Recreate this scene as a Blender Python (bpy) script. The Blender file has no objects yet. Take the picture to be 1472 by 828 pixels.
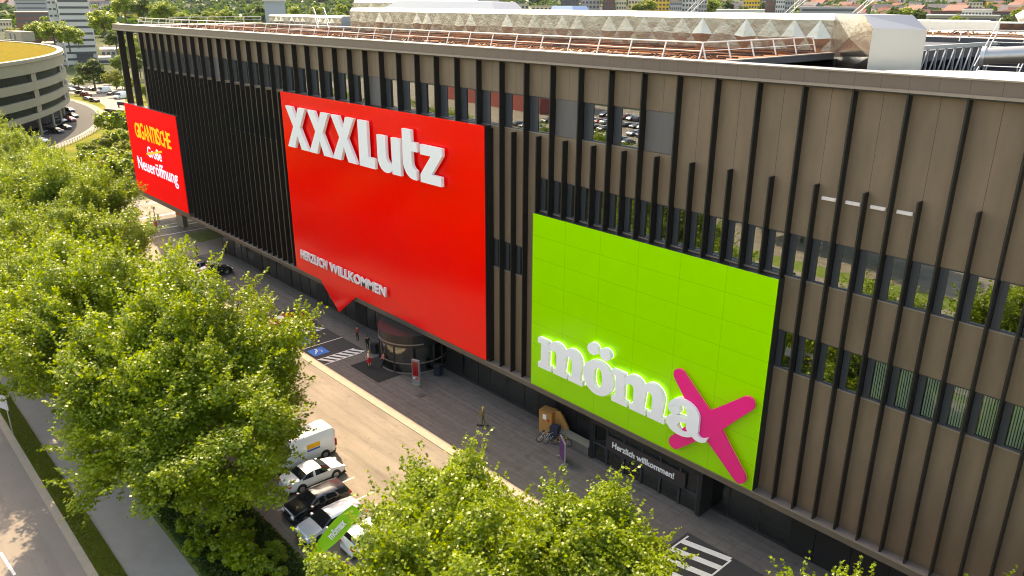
import bpy, bmesh, math, random
import numpy as np
from mathutils import Vector, Matrix
random.seed(7); rng = np.random.default_rng(7)
PI = math.pi
S = bpy.context.scene
# ------------------------------------------------------------------ camera
FPX, PITCH, YAW, ROLL, CH = 1126.5, 0.34784, 0.82984, 0.003965, 33.5
def _axes():
    cy, sy, cp, sp = math.cos(YAW), math.sin(YAW), math.cos(PITCH), math.sin(PITCH)
    F = Vector((-sy*cp, cy*cp, -sp)); R = Vector((cy, sy, 0)); U = R.cross(F)
    c, s = math.cos(ROLL), math.sin(ROLL)
    return c*R+s*U, c*U-s*R, F
CR, CU, CF = _axes()
cam_d = bpy.data.cameras.new('camera'); cam = bpy.data.objects.new('camera', cam_d)
S.collection.objects.link(cam); S.camera = cam
cam_d.sensor_width = 36; cam_d.lens = FPX/1472*36; cam_d.clip_start = 0.5; cam_d.clip_end = 9000
cam.matrix_world = Matrix(((CR.x, CU.x, -CF.x, 0), (CR.y, CU.y, -CF.y, 0), (CR.z, CU.z, -CF.z, CH), (0, 0, 0, 1)))
# ------------------------------------------------------------------ light
SUN = Vector((-0.85, 0.21, 1.0)).normalized()
elev = math.asin(SUN.z)
w = bpy.data.worlds.new('World'); S.world = w; w.use_nodes = True
nt = w.node_tree; bg = nt.nodes['Background']
sky = nt.nodes.new('ShaderNodeTexSky'); sky.sky_type = 'NISHITA'; sky.sun_disc = False
sky.sun_elevation = elev; sky.sun_rotation = math.atan2(SUN.x, SUN.y)
sky.air_density = 1.0; sky.dust_density = 2.2; sky.ozone_density = 0.6; sky.altitude = 200
nt.links.new(sky.outputs[0], bg.inputs[0]); bg.inputs[1].default_value = 0.15
sun_d = bpy.data.lights.new('sun', 'SUN'); sun = bpy.data.objects.new('sun', sun_d); S.collection.objects.link(sun)
sun_d.energy = 2.5; sun_d.angle = math.radians(0.6); sun_d.color = (1, .90, .75)
sun.rotation_euler = SUN.to_track_quat('Z', 'Y').to_euler(); sun.location = (-60, 10, 90)
S.view_settings.view_transform = 'Standard'; S.view_settings.look = 'None'
S.view_settings.exposure = 2.0; S.view_settings.gamma = 1
S.view_settings.use_white_balance = True; S.view_settings.white_balance_temperature = 8600; S.view_settings.white_balance_tint = 10
S.cycles.filter_width = 1.05; S.cycles.max_bounces = 6; S.cycles.transparent_max_bounces = 8
# ------------------------------------------------------------------ helpers
col = S.collection
def P(px, py, z=0.0):
    d = CF + CR*((px-736)/FPX) - CU*((py-414)/FPX)
    t = (z-CH)/d.z
    return Vector((d.x*t, d.y*t, z))
def PD(px, dist):            # point on the ray's bearing at a ground distance
    d = CF + CR*((px-736)/FPX) - CU*((10-414)/FPX)
    h = math.hypot(d.x, d.y); return d.x/h*dist, d.y/h*dist
def s2l(c): return tuple(((v/12.92) if v <= .04045 else ((v+.055)/1.055)**2.4) for v in c)
def terr(x, y):
    r = math.hypot(x, y)
    def ss(a, b, t):
        t = min(1, max(0, (t-a)/(b-a))); return t*t*(3-2*t)
    az = math.degrees(math.atan2(x, y))
    h = 12*ss(400, 620, r) + 10*ss(600, 1100, r)
    h += 150*ss(1000, 3400, r)*(0.75+.25*math.sin(az*.11+1))*(.55+.45*ss(-75, -55, az))
    h += 6*math.sin(x*.006+1)*math.cos(y*.007)*ss(700, 1400, r)
    return h
_m = {}
def mat(name, c, rough=.7, metal=0, var=0, scale=3, bump=0, spec=.5, emit=0, coords='Object', c2=None, stretch=None, coat=0):
    if name in _m: return _m[name]
    m = bpy.data.materials.new(name); m.use_nodes = True; n = m.node_tree; b = n.nodes['Principled BSDF']
    b.inputs['Base Color'].default_value = (*c, 1); b.inputs['Roughness'].default_value = rough
    b.inputs['Metallic'].default_value = metal; b.inputs['Specular IOR Level'].default_value = spec
    if coat: b.inputs['Coat Weight'].default_value = coat; b.inputs['Coat Roughness'].default_value = .05
    if emit:
        b.inputs['Emission Color'].default_value = (*c, 1); b.inputs['Emission Strength'].default_value = emit
    if var or bump or c2:
        tc = n.nodes.new('ShaderNodeTexCoord'); mp = n.nodes.new('ShaderNodeMapping')
        n.links.new(tc.outputs[coords], mp.inputs[0])
        if stretch: mp.inputs['Scale'].default_value = stretch
        no = n.nodes.new('ShaderNodeTexNoise'); no.inputs['Scale'].default_value = scale; no.inputs['Detail'].default_value = 6
        no.inputs['Roughness'].default_value = .65
        n.links.new(mp.outputs[0], no.inputs[0])
        if var or c2:
            r = n.nodes.new('ShaderNodeValToRGB'); r.color_ramp.elements[0].position = .32; r.color_ramp.elements[1].position = .68
            a = c2 if c2 else tuple(min(1, v*(1-var)) for v in c); z = c if c2 else tuple(min(1, v*(1+var)) for v in c)
            r.color_ramp.elements[0].color = (*a, 1); r.color_ramp.elements[1].color = (*z, 1)
            n.links.new(no.outputs[0], r.inputs[0]); n.links.new(r.outputs[0], b.inputs['Base Color'])
        if bump:
            bp = n.nodes.new('ShaderNodeBump'); bp.inputs['Strength'].default_value = bump; bp.inputs['Distance'].default_value = .05
            n.links.new(no.outputs[0], bp.inputs['Height']); n.links.new(bp.outputs[0], b.inputs['Normal'])
    _m[name] = m; return m
class MB:
    def __init__(s): s.v = []; s.f = []; s.m = []; s.sm = []
    def add(s, vs, fs, m=0, smooth=False):
        o = len(s.v); s.v += [tuple(v) for v in vs]
        for f in fs: s.f.append(tuple(o+i for i in f)); s.m.append(m); s.sm.append(smooth)
        return s
    def box(s, x0, x1, y0, y1, z0, z1, m=0):
        return s.add([(x0,y0,z0),(x1,y0,z0),(x1,y1,z0),(x0,y1,z0),(x0,y0,z1),(x1,y0,z1),(x1,y1,z1),(x0,y1,z1)],
                     [(0,3,2,1),(4,5,6,7),(0,1,5,4),(1,2,6,5),(2,3,7,6),(3,0,4,7)], m)
    def beam(s, p0, p1, wd, ht=None, m=0):
        p0 = Vector(p0); p1 = Vector(p1); d = (p1-p0).normalized(); ht = ht or wd
        up = Vector((0,0,1)) if abs(d.z) < .95 else Vector((0,1,0))
        a = d.cross(up).normalized()*wd/2; b = a.cross(d).normalized()*ht/2
        vs = [p+q for p in (p0,p1) for q in (-a-b, a-b, a+b, -a+b)]
        return s.add(vs, [(0,1,2,3),(7,6,5,4),(0,4,5,1),(1,5,6,2),(2,6,7,3),(3,7,4,0)], m)
    def tube(s, pts, rad, n=8, m=0, cap=True, smooth=True):
        pts = [Vector(p) for p in pts]
        if not hasattr(rad, '__len__'): rad = [rad]*len(pts)
        vs = []; N = len(pts)
        for i, p in enumerate(pts):
            d = (pts[min(i+1, N-1)]-pts[max(i-1, 0)]).normalized()
            up = Vector((0,0,1)) if abs(d.z) < .9 else Vector((1,0,0))
            a = d.cross(up).normalized(); b = a.cross(d)
            for k in range(n):
                t = 2*PI*k/n; vs.append(p+(a*math.cos(t)+b*math.sin(t))*rad[i])
        fs = [(i*n+k, i*n+(k+1)%n, (i+1)*n+(k+1)%n, (i+1)*n+k) for i in range(N-1) for k in range(n)]
        s.add(vs, fs, m, smooth)
        if cap:
            s.add(vs[:n], [tuple(range(n))[::-1]], m); s.add(vs[-n:], [tuple(range(n))], m)
        return s
    def poly_y(s, pts, y0, y1, m=0, mside=None):      # extrude an X-Z outline along Y (front y0), any simple polygon
        n = len(pts); ar = sum(pts[i][0]*pts[(i+1)%n][1]-pts[(i+1)%n][0]*pts[i][1] for i in range(n))
        if ar < 0: pts = pts[::-1]
        f = [(x, y0, z) for x, z in pts]; b = [(x, y1, z) for x, z in pts]
        s.add(f+b, [tuple(range(n)), tuple(range(2*n-1, n-1, -1))], m)
        s.add(f+b, [(i, n+i, n+(i+1)%n, (i+1)%n) for i in range(n)], m if mside is None else mside)
        return s
    def sheet(s, pts, z, m=0):
        n = len(pts); ar = sum(pts[i][0]*pts[(i+1)%n][1]-pts[(i+1)%n][0]*pts[i][1] for i in range(n))
        if ar < 0: pts = pts[::-1]
        return s.add([(p[0], p[1], z) for p in pts], [tuple(range(n))], m)
    def slab(s, pts, z0, z1, m=0):
        n = len(pts); ar = sum(pts[i][0]*pts[(i+1)%n][1]-pts[(i+1)%n][0]*pts[i][1] for i in range(n))
        if ar < 0: pts = pts[::-1]
        v = [(p[0], p[1], z0) for p in pts]+[(p[0], p[1], z1) for p in pts]
        return s.add(v, [tuple(range(n-1, -1, -1)), tuple(range(n, 2*n))]+[(i, (i+1)%n, n+(i+1)%n, n+i) for i in range(n)], m)
    def build(s, name, mats, parent=None, loc=None, rz=0):
        used = sorted({i for f in s.f for i in f}); ix = {a: b for b, a in enumerate(used)}
        me = bpy.data.meshes.new(name); me.from_pydata([s.v[i] for i in used], [], [tuple(ix[i] for i in f) for f in s.f])
        for m in (mats if isinstance(mats, (list, tuple)) else [mats]): me.materials.append(m)
        me.polygons.foreach_set('material_index', s.m); me.polygons.foreach_set('use_smooth', s.sm)
        me.update()
        o = bpy.data.objects.new(name, me); col.objects.link(o)
        if parent: o.parent = parent
        if loc: o.location = loc
        if rz: o.rotation_euler.z = rz
        return o
def tag(o, label=None, cat=None, group=None, kind=None):
    if label: o['label'] = label
    if cat: o['category'] = cat
    if group: o['group'] = group
    if kind: o['kind'] = kind
    return o
def thing(name, label, cat, loc=(0,0,0), rz=0, group=None):
    o = bpy.data.objects.new(name, None); col.objects.link(o); o.location = loc; o.rotation_euler.z = rz
    o.empty_display_size = .3
    return tag(o, label, cat, group)
def dup(root, loc, rz=0, label=None, group=None, parent=None, scale=None):
    r = root.copy(); col.objects.link(r); r.location = loc; r.rotation_euler.z = rz
    if parent: r.parent = parent
    if scale: r.scale = scale
    if label: r['label'] = label
    if group: r['group'] = group
    for ch in list(root.children):
        c = ch.copy(); col.objects.link(c); c.parent = r
        for g in list(ch.children):
            d = g.copy(); col.objects.link(d); d.parent = c
    return r
def recolor(root, part, m, slot=0):
    for c in root.children:
        if c.name.split('.')[0] == part:
            c.material_slots[slot].link = 'OBJECT'; c.material_slots[slot].material = m
def struct(o): o['kind'] = 'structure'; return o
def text_mesh(txt, name, m, parent, x0, x1, z0, z1, y, depth, bold=.0, space=1.0, shear=0.0):
    cu = bpy.data.curves.new('txt', 'FONT'); cu.body = txt; cu.extrude = .5; cu.offset = bold; cu.space_character = space; cu.resolution_u = 4
    cu.shear = shear
    t = bpy.data.objects.new('txt', cu); col.objects.link(t)
    dg = bpy.context.evaluated_depsgraph_get(); me = bpy.data.meshes.new_from_object(t.evaluated_get(dg))
    bpy.data.objects.remove(t); bpy.data.curves.remove(cu)
    co = np.empty(len(me.vertices)*3); me.vertices.foreach_get('co', co); co = co.reshape(-1, 3)
    lo, hi = co.min(0), co.max(0)
    X = x0+(co[:,0]-lo[0])/(hi[0]-lo[0])*(x1-x0); Z = z0+(co[:,1]-lo[1])/(hi[1]-lo[1])*(z1-z0)
    Yv = np.where(co[:,2] > 0, y, y+depth)
    me.vertices.foreach_set('co', np.c_[X, Yv, Z].ravel()); me.materials.clear(); me.materials.append(m); me.name = name
    me.update()
    o = bpy.data.objects.new(name, me); col.objects.link(o); o.parent = parent
    return o
# ------------------------------------------------------------------ materials
M_panel = mat('facade_panel', s2l((.445,.368,.288)), .55, var=.15, scale=.8, bump=.03, stretch=(1,1,.25))
def add_lines(m, axis, period, off, width, dark, axis2=None, period2=1, off2=0):
    n = m.node_tree; b = n.nodes['Principled BSDF']
    tc = n.nodes.new('ShaderNodeTexCoord'); sp = n.nodes.new('ShaderNodeSeparateXYZ'); n.links.new(tc.outputs['Object'], sp.inputs[0])
    masks = []
    for ax, pe, of in ((axis, period, off), (axis2, period2, off2)):
        if ax is None: continue
        a = n.nodes.new('ShaderNodeMath'); a.operation = 'SUBTRACT'; n.links.new(sp.outputs[ax], a.inputs[0]); a.inputs[1].default_value = of-pe*1000
        f = n.nodes.new('ShaderNodeMath'); f.operation = 'MODULO'; n.links.new(a.outputs[0], f.inputs[0]); f.inputs[1].default_value = pe
        l = n.nodes.new('ShaderNodeMath'); l.operation = 'LESS_THAN'; n.links.new(f.outputs[0], l.inputs[0]); l.inputs[1].default_value = width
        masks.append(l)
    out = masks[0]
    if len(masks) > 1:
        mx = n.nodes.new('ShaderNodeMath'); mx.operation = 'MAXIMUM'; n.links.new(masks[0].outputs[0], mx.inputs[0]); n.links.new(masks[1].outputs[0], mx.inputs[1]); out = mx
    mix = n.nodes.new('ShaderNodeMix'); mix.data_type = 'RGBA'; n.links.new(out.outputs[0], mix.inputs['Factor'])
    src = b.inputs['Base Color'].links
    if src: n.links.new(src[0].from_socket, mix.inputs['A'])
    else: mix.inputs['A'].default_value = b.inputs['Base Color'].default_value
    mix.inputs['B'].default_value = (*dark, 1); n.links.new(mix.outputs['Result'], b.inputs['Base Color'])
add_lines(M_panel, 'X', 1.345, -22.35, .025, s2l((.2,.18,.15)))
M_fascia = mat('fascia_metal', s2l((.395,.335,.29)), .45, var=.05, scale=1); add_lines(M_fascia, 'X', 1.345, -22.35, .02, s2l((.24,.21,.18)))
M_fin = mat('fin_metal', s2l((.105,.098,.095)), .45, metal=.2, var=.15, scale=2)
M_trim = mat('trim_metal', s2l((.55,.50,.46)), .35, metal=.3, var=.05)
M_soffit = mat('soffit_panel', s2l((.38,.34,.29)), .6, var=.08, scale=1.5)
M_frame = mat('window_frame_metal', s2l((.25,.26,.28)), .4, metal=.2)
M_infill = mat('infill_grey', s2l((.36,.34,.33)), .6, var=.08, scale=2, stretch=(1,1,.2))
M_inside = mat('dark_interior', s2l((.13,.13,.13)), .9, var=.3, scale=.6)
M_blackpanel = mat('black_cladding', s2l((.13,.13,.135)), .3, var=.1)
M_red = mat('red_sign_sheet', (.95,.001,.0008), .18, spec=.25, var=.02, scale=.5)
add_lines(M_red, 'Z', 1.66, 4.66, .016, (.95,.035,.02), 'X', 4.2, -80.32)
M_green = mat('green_sign_sheet', (.25,.62,.003), .22, spec=.3, var=.02, scale=.5)
add_lines(M_green, 'Z', 1.78, 4.62, .03, (.17,.42,.002), 'X', 3.37, -41.09)

M_white = mat('white_letter', (.76,.76,.75), .45)
M_whitelum = mat('white_backlit', (1,1,.97), .5, emit=.4)
M_magenta = mat('magenta_letter', s2l((.90,.0,.45)), .35)
M_magside = mat('magenta_edge', s2l((.98,.12,.50)), .35)
M_darkside = mat('sign_case', s2l((.12,.12,.12)), .5)
M_asph = mat('lot_asphalt', s2l((.49,.45,.40)), .9, var=.17, scale=.5, bump=.12, stretch=(.35,1.3,1))
M_road = mat('road_asphalt', s2l((.50,.46,.42)), .9, var=.05, scale=.5, bump=.05)
M_dasph = mat('dark_asphalt', s2l((.21,.205,.20)), .9, var=.12, scale=.8, bump=.08)
M_pave = mat('plaza_paving', s2l((.37,.345,.325)), .8, var=.2, scale=.9, bump=.05, stretch=(1,2.5,1))
add_lines(M_pave, 'X', .9, 0, .03, s2l((.29,.27,.25)), 'Y', .45, 0)
M_lightpave = mat('light_paving', s2l((.53,.49,.44)), .85, var=.07, scale=.8)
M_kerb = mat('kerb_stone', s2l((.60,.55,.48)), .85, var=.1, scale=2)
M_path = mat('path_asphalt', s2l((.57,.54,.50)), .9, var=.08, scale=.8, bump=.06)
M_paint = mat('white_road_paint', s2l((.84,.83,.80)), .7, var=.06, scale=4)
M_blue = mat('blue_road_paint', s2l((.10,.42,.74)), .7, var=.08, scale=4)
M_grass = mat('verge_grass', s2l((.43,.48,.16)), .95, c2=s2l((.28,.35,.10)), scale=1.2, bump=.3)
M_dry = mat('dry_grass', s2l((.50,.47,.20)), .95, c2=s2l((.32,.37,.10)), spec=.05, scale=.12, bump=.2)
M_terr = mat('far_ground', s2l((.38,.38,.30)), .95, c2=s2l((.18,.25,.11)), spec=.05, scale=.012)
M_mat = mat('rubber_mat', s2l((.09,.09,.09)), .95, var=.2, scale=20)
M_conc = mat('pale_concrete', s2l((.55,.52,.45)), .8, var=.08, scale=.6)
M_steel = mat('galvanised_steel', s2l((.72,.72,.72)), .35, metal=.6)
M_wsteel = mat('white_rail_paint', s2l((.88,.83,.80)), .5)
M_rust = mat('rust_steel', s2l((.62,.37,.18)), .9, c2=s2l((.30,.18,.10)), scale=1.8)
M_rustd = mat('dark_rust_beam', s2l((.34,.22,.15)), .9, c2=s2l((.11,.08,.07)), scale=1.3)
M_foil = mat('duct_sheet', (.33,.325,.315), .24, metal=1, bump=.6, scale=1.3)
M_foiltop = mat('duct_top_sheet', (.40,.39,.38), .45, metal=1, bump=.1, scale=1.0)
M_wroof = mat('white_membrane', s2l((.72,.71,.68)), .7, var=.04, scale=1)
M_darkwall = mat('dark_wall_sheet', s2l((.22,.22,.24)), .6, var=.1, scale=1.2, stretch=(1,4,.3))
M_tyre = mat('tyre_rubber', (.015,.015,.015), .85); M_rim = mat('wheel_rim', (.45,.45,.46), .3, metal=.9)
M_carglass = mat('car_glass', (.012,.014,.016), .04, spec=.8)
M_lamp = mat('lamp_glass', (.75,.75,.78), .12); M_tail = mat('tail_glass', (.45,.01,.01), .2)
M_plast = mat('black_plastic', (.02,.02,.02), .5)
def carpaint(n, c, metal=0): return mat('paint_'+n, c, .25, metal=metal, coat=1)
CP = dict(white=carpaint('white', (.78,.78,.77)), silver=carpaint('silver', (.42,.43,.45), .6), black=carpaint('black', (.008,.009,.012)),
          grey=carpaint('grey', (.10,.105,.11), .3), red=carpaint('red', (.32,.012,.012)), blue=carpaint('blue', (.015,.03,.09), .3), dark=carpaint('dark', (.02,.022,.026), .2))
def glassmat(name, refl, tint, rough=.0, bump=.0):
    m = bpy.data.materials.new(name); m.use_nodes = True; n = m.node_tree; n.nodes.clear()
    o = n.nodes.new('ShaderNodeOutputMaterial'); mx = n.nodes.new('ShaderNodeMixShader')
    g = n.nodes.new('ShaderNodeBsdfGlossy'); g.inputs['Roughness'].default_value = rough; g.inputs['Color'].default_value = (.9,.97,.95,1)
    t = n.nodes.new('ShaderNodeBsdfTransparent'); t.inputs['Color'].default_value = (*tint, 1)
    fr = n.nodes.new('ShaderNodeFresnel'); fr.inputs[0].default_value = 1.5
    ad = n.nodes.new('ShaderNodeMath'); ad.operation = 'ADD'; ad.use_clamp = True; ad.inputs[1].default_value = refl
    n.links.new(fr.outputs[0], ad.inputs[0]); n.links.new(ad.outputs[0], mx.inputs[0])
    n.links.new(t.outputs[0], mx.inputs[1]); n.links.new(g.outputs[0], mx.inputs[2]); n.links.new(mx.outputs[0], o.inputs[0])
    if bump:
        tc = n.nodes.new('ShaderNodeTexCoord'); no = n.nodes.new('ShaderNodeTexNoise'); no.inputs['Scale'].default_value = .9
        bp = n.nodes.new('ShaderNodeBump'); bp.inputs['Strength'].default_value = bump; bp.inputs['Distance'].default_value = .02
        n.links.new(tc.outputs['Object'], no.inputs[0]); n.links.new(no.outputs[0], bp.inputs['Height']); n.links.new(bp.outputs[0], g.inputs['Normal'])
    return m
M_glass = glassmat('facade_glass', .34, (.74,.82,.79), bump=.05)
M_glassb = glassmat('blind_window_glass', .06, (.92,.97,.94), bump=.05)
M_shopglass = glassmat('shop_glass', .12, (.45,.48,.48), bump=.05)
# ------------------------------------------------------------------ ground and terrain
def terrain():
    rs = [0, 60, 130, 200, 300, 345]+list(range(365, 620, 25))+[660, 720, 800, 900, 1000, 1100, 1250, 1400, 1600, 1850, 2100, 2400, 2800, 3300, 4000, 5000]
    na = 144; v = [(0, 0, 0)]; f = []
    for r in rs[1:]:
        for k in range(na):
            a = 2*PI*k/na; x, y = r*math.sin(a), r*math.cos(a); v.append((x, y, terr(x, y)))
    for k in range(na): f.append((0, 1+(k+1)%na, 1+k))
    for i in range(len(rs)-2):
        for k in range(na):
            a = 1+i*na+k; b = 1+i*na+(k+1)%na; f.append((a, b, b+na, a+na))
    mb = MB(); mb.add(v, f, 0, True); o = mb.build('ground', M_terr); struct(o)
terrain()
L1, L2, L3 = .004, .008, .012
def strip(name, m, x0, x1, y0, y1, z): return struct(MB().sheet([(x0,y0),(x1,y0),(x1,y1),(x0,y1)], z).build(name, m))
strip('street_road', M_road, -330, 90, -14, 7.35, L1)
strip('verge', M_grass, -330, 90, 7.85, 9.2, L1)
strip('path', M_path, -330, 90, 9.2, 12.45, L1)
strip('hedge_bed', M_grass, -330, 90, 12.45, 18.1, L1)
strip('parking_lot', M_asph, -108, 90, 18.1, 32.7, L1)
strip('far_verge', M_grass, -330, 90, -18, -14, L1)
strip('opposite_lot', M_asph, -330, 90, -130, -18, L1)
def add_streaks(m, sc, amt):
    n = m.node_tree; b = n.nodes['Principled BSDF']; src = b.inputs['Base Color'].links[0].from_socket
    tc = n.nodes.new('ShaderNodeTexCoord'); out = src
    for st, s0, lo, hi, k in (((.03,1.6,1), 1.0, .50, .68, amt), ((1,1,1), .22, .56, .66, amt*.8), ((1,1,1), 2.2, .62, .70, amt*1.2)):
        mp = n.nodes.new('ShaderNodeMapping'); mp.inputs['Scale'].default_value = st; n.links.new(tc.outputs['Object'], mp.inputs[0])
        no = n.nodes.new('ShaderNodeTexNoise'); no.inputs['Scale'].default_value = s0*sc; no.inputs['Detail'].default_value = 4; no.inputs['Distortion'].default_value = .6; n.links.new(mp.outputs[0], no.inputs[0])
        r = n.nodes.new('ShaderNodeMapRange'); r.inputs['From Min'].default_value = lo; r.inputs['From Max'].default_value = hi; r.inputs['To Min'].default_value = 1; r.inputs['To Max'].default_value = 1-k; n.links.new(no.outputs[0], r.inputs[0])
        mx = n.nodes.new('ShaderNodeMix'); mx.data_type = 'RGBA'; mx.blend_type = 'MULTIPLY'; mx.inputs['Factor'].default_value = 1; n.links.new(out, mx.inputs['A']); n.links.new(r.outputs[0], mx.inputs['B']); out = mx.outputs['Result']
    n.links.new(out, b.inputs['Base Color'])
add_streaks(M_asph, 1, .22); add_streaks(M_pave, 1, .22); add_streaks(M_road, 1, .12)
strip('plaza', M_pave, -107.5, 90, 33.55, 42.4, L1)
struct(MB().box(-108, 90, 32.7, 33.55, -.1, .06).build('plaza_kerb', M_kerb))
struct(MB().box(-330, 90, 7.35, 7.85, -.1, .11).build('road_kerb', M_kerb))
strip('light_plaza', M_lightpave, -118.5, -107.5, 30, 60, L1)
strip('side_street', M_asph, -147, -118.5, 18.1, 90, L1)
mb = MB()
for x, wd in ((-121.3,.3), (-125.4,.45), (-127.2,.25), (-134,.5), (-143.8,.4)): mb.sheet([(x,18.2),(x+wd,18.2),(x+wd,89),(x,89)], L2)
struct(mb.build('side_street_line', M_paint))
mb = MB()
mb.sheet([(-119,41.1),(-113.6,41.1),(-114.6,46),(-120,46)], L2); struct(mb.build('lawn_patch', M_grass))
mb = MB()
for k in range(-40, 12): mb.sheet([(-53.1+k*6, 3.75), (-50.1+k*6, 3.95), (-50.1+k*6, 4.12), (-53.1+k*6, 3.92)], L2)
struct(mb.build('road_dash', M_paint))
mb = MB()      # parking bay lines
for k in range(-24, 8):
    x = -45.3+k*2.6
    if x > -107: mb.sheet([(x,19.2),(x+.1,19.2),(x+.1,25.4),(x,25.4)], L2)
struct(mb.build('bay_line', M_paint))
# disabled bays
mb = MB().sheet([(-80,33.6),(-64.0,33.6),(-64.0,38.45),(-80,38.45)], L2); struct(mb.build('bay_asphalt', M_dasph))
mb = MB()
def hatch(x0, x1, y0, y1, n, wd=.38, z=L3):
    mb.sheet([(x0,y0),(x0+.12,y0),(x0+.12,y1),(x0,y1)], z); mb.sheet([(x1-.12,y0),(x1,y0),(x1,y1),(x1-.12,y1)], z)
    for k in range(n):
        y = y0+(k+.15)*(y1-y0)/n; mb.sheet([(x0+.12,y),(x1-.12,y+.75),(x1-.12,y+.75+wd),(x0+.12,y+wd)], z)
hatch(-65.6, -64.05, 33.65, 37.9, 6); hatch(-73.6, -72.1, 33.65, 37.9, 6)
for x in (-68.9,): mb.sheet([(x,33.65),(x+.12,33.65),(x+.12,38.4),(x,38.4)], L3)
struct(mb.build('bay_marking', M_paint))
mb = MB(); mb2 = MB()
for cx in (-67.3, -70.6):
    cy = 34.75; mb.sheet([(cx-.85,cy-.85),(cx+.85,cy-.85),(cx+.85,cy+.85),(cx-.85,cy+.85)], L3)
    q = lambda u, v: (cx+v, cy-u)          # symbol faces the driveway
    Z4 = .016
    ring = [(cx+.02+.38*math.cos(a)+.0, cy+.05+.38*math.sin(a)) for a in np.linspace(.6, 5.2, 12)]
    for a, b in zip(ring[:-1], ring[1:]):
        d = Vector((b[0]-a[0], b[1]-a[1])).normalized()*.0; ca = Vector((a[0]-cx-.02, a[1]-cy-.05)).normalized()*.09; cb = Vector((b[0]-cx-.02, b[1]-cy-.05)).normalized()*.09
        mb2.sheet([a, b, (b[0]-cb.x, b[1]-cb.y), (a[0]-ca.x, a[1]-ca.y)], Z4)
    mb2.sheet([(cx-.5,cy-.05),(cx-.1,cy-.1),(cx-.1,cy+.04),(cx-.5,cy+.09)], Z4+.002)
    mb2.sheet([(cx-.14,cy-.1),(cx+.1,cy-.38),(cx+.2,cy-.3),(cx-.04,cy-.0)], Z4+.004)
    mb2.sheet([(cx+.08,cy-.4),(cx+.42,cy-.58),(cx+.48,cy-.48),(cx+.14,cy-.3)], Z4+.006)
    mb2.sheet([(cx-.62+.11*math.cos(a), cy+.02+.11*math.sin(a)) for a in np.linspace(0, 2*PI, 9)[:-1]], Z4)
struct(mb.build('blue_bay_square', M_blue)); struct(mb2.build('wheelchair_symbol', M_paint))
mb = MB().sheet([(-24.5,33.6),(-12,33.6),(-12,38.6),(-24.5,38.6)], L2); struct(mb.build('bay_asphalt', M_dasph))
mb = MB(); hatch(-24.3, -20.9, 33.65, 38.3, 4, .5); struct(mb.build('bay_marking', M_paint))
# ------------------------------------------------------------------ store building
FX = lambda k: -23.69-2.69*k
XL, XR = -125.4, 30.0
B1, B2, B3 = (24.6, 27.2), (18.82, 21.35), (13.06, 15.5)
store = thing('store_building', 'huge dark brown furniture store with black vertical fins and ribbon windows', 'building', (0,0,0))
ov = lambda n, mb, m: mb.build(n, m, store)
mb = MB()
mb.box(XL, XR, 40.5, 40.8, 27.2, 29.62).box(XL, XR, 40.5, 40.8, 21.35, 24.6).box(XL, XR, 40.5, 40.8, 15.5, 18.82).box(XL, XR, 40.5, 40.8, 4.45, 13.06)
mb.box(FX(2)+.0, XR, 40.5, 40.8, 24.6, 27.2)          # band 1: closed at the right
mb.box(XL, -96.5, 40.5, 40.8, 18.82, 21.35).box(-83, -41.3, 40.5, 40.8, 18.82, 21.35)
mb.box(XL, -46.55, 40.5, 40.8, 13.06, 15.5).box(-42.5, -21.2, 40.5, 40.8, 13.06, 15.5)
ov('wall_panel', mb, M_panel)
mb = MB().box(XL, XL+.3, 40.8, 95, 4.45, 29.62).box(XR-.3, XR, 40.8, 95, 4.45, 29.62).box(XL, XR, 94.7, 95, 0, 29.62)
ov('side_wall', mb, M_panel)
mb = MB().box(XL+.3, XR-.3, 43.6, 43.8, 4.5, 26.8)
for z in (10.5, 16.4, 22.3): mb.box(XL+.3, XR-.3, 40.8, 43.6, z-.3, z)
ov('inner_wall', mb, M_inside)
mb = MB().box(-134.3, XR, 39.92, 41.1, 29.62, 30.35); ov('roof_fascia', mb, M_fascia)
mb = MB().box(-134.35, XR, 39.84, 39.95, 29.56, 29.70).box(-134.35, XR, 39.86, 41.2, 30.35, 30.42); ov('fascia_trim', mb, M_trim)
ov('gap_shade_strip', MB().box(-134.2, XR, 40.05, 40.49, 29.46, 29.615), M_blackpanel)  # solid black strip: shade of the gap under the fascia drawn as colour
mb = MB().box(-134.3, XL, 41.1, 60, 29.62, 30.3).box(XL, -27.4, 41.1, 95, 29.0, 29.9); ov('roof', mb, M_darkwall)
mb = MB().box(-134.6, XR, 39.9, 42.3, 4.0, 4.42); ov('soffit_edge', mb, M_soffit)
mb = MB().box(XL, XR, 39.86, 40.5, 4.422, 4.5); ov('base_ledge', mb, M_trim)
mb = MB().box(-134.3, XR, 42.3, 95, 4.02, 4.38); ov('soffit', mb, M_soffit)
# lowered roof court
mb = MB().box(-27.7, -27.4, 41.1, 56, 26.5, 30.3); ov('court_wall', mb, M_darkwall)
ov('court_rear_wall', MB().box(-60, XR, 91, 91.3, 26.5, 30.4), M_darkwall)
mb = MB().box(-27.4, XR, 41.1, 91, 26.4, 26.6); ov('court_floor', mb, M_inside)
mb = MB().box(-27.75, -27.35, 41.1, 56, 30.3, 30.36); ov('court_coping', mb, M_trim)
mem = [P(1230,103,29.6), P(1300,100.5,29.6), P(1400,102,29.6), P(1472,104,29.6), P(1600,108,29.6), (12,46,0), (-19,46,0)]
mb = MB().slab([(p[0], p[1]) for p in mem], 29.5, 29.6); ov('membrane_roof', mb, M_wroof)
mb = MB(); mb.sheet([(-60,91.3),(XR,91.3),(XR,150),(-60,150)], 30.35); ov('back_roof', mb, M_wroof)
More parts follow.
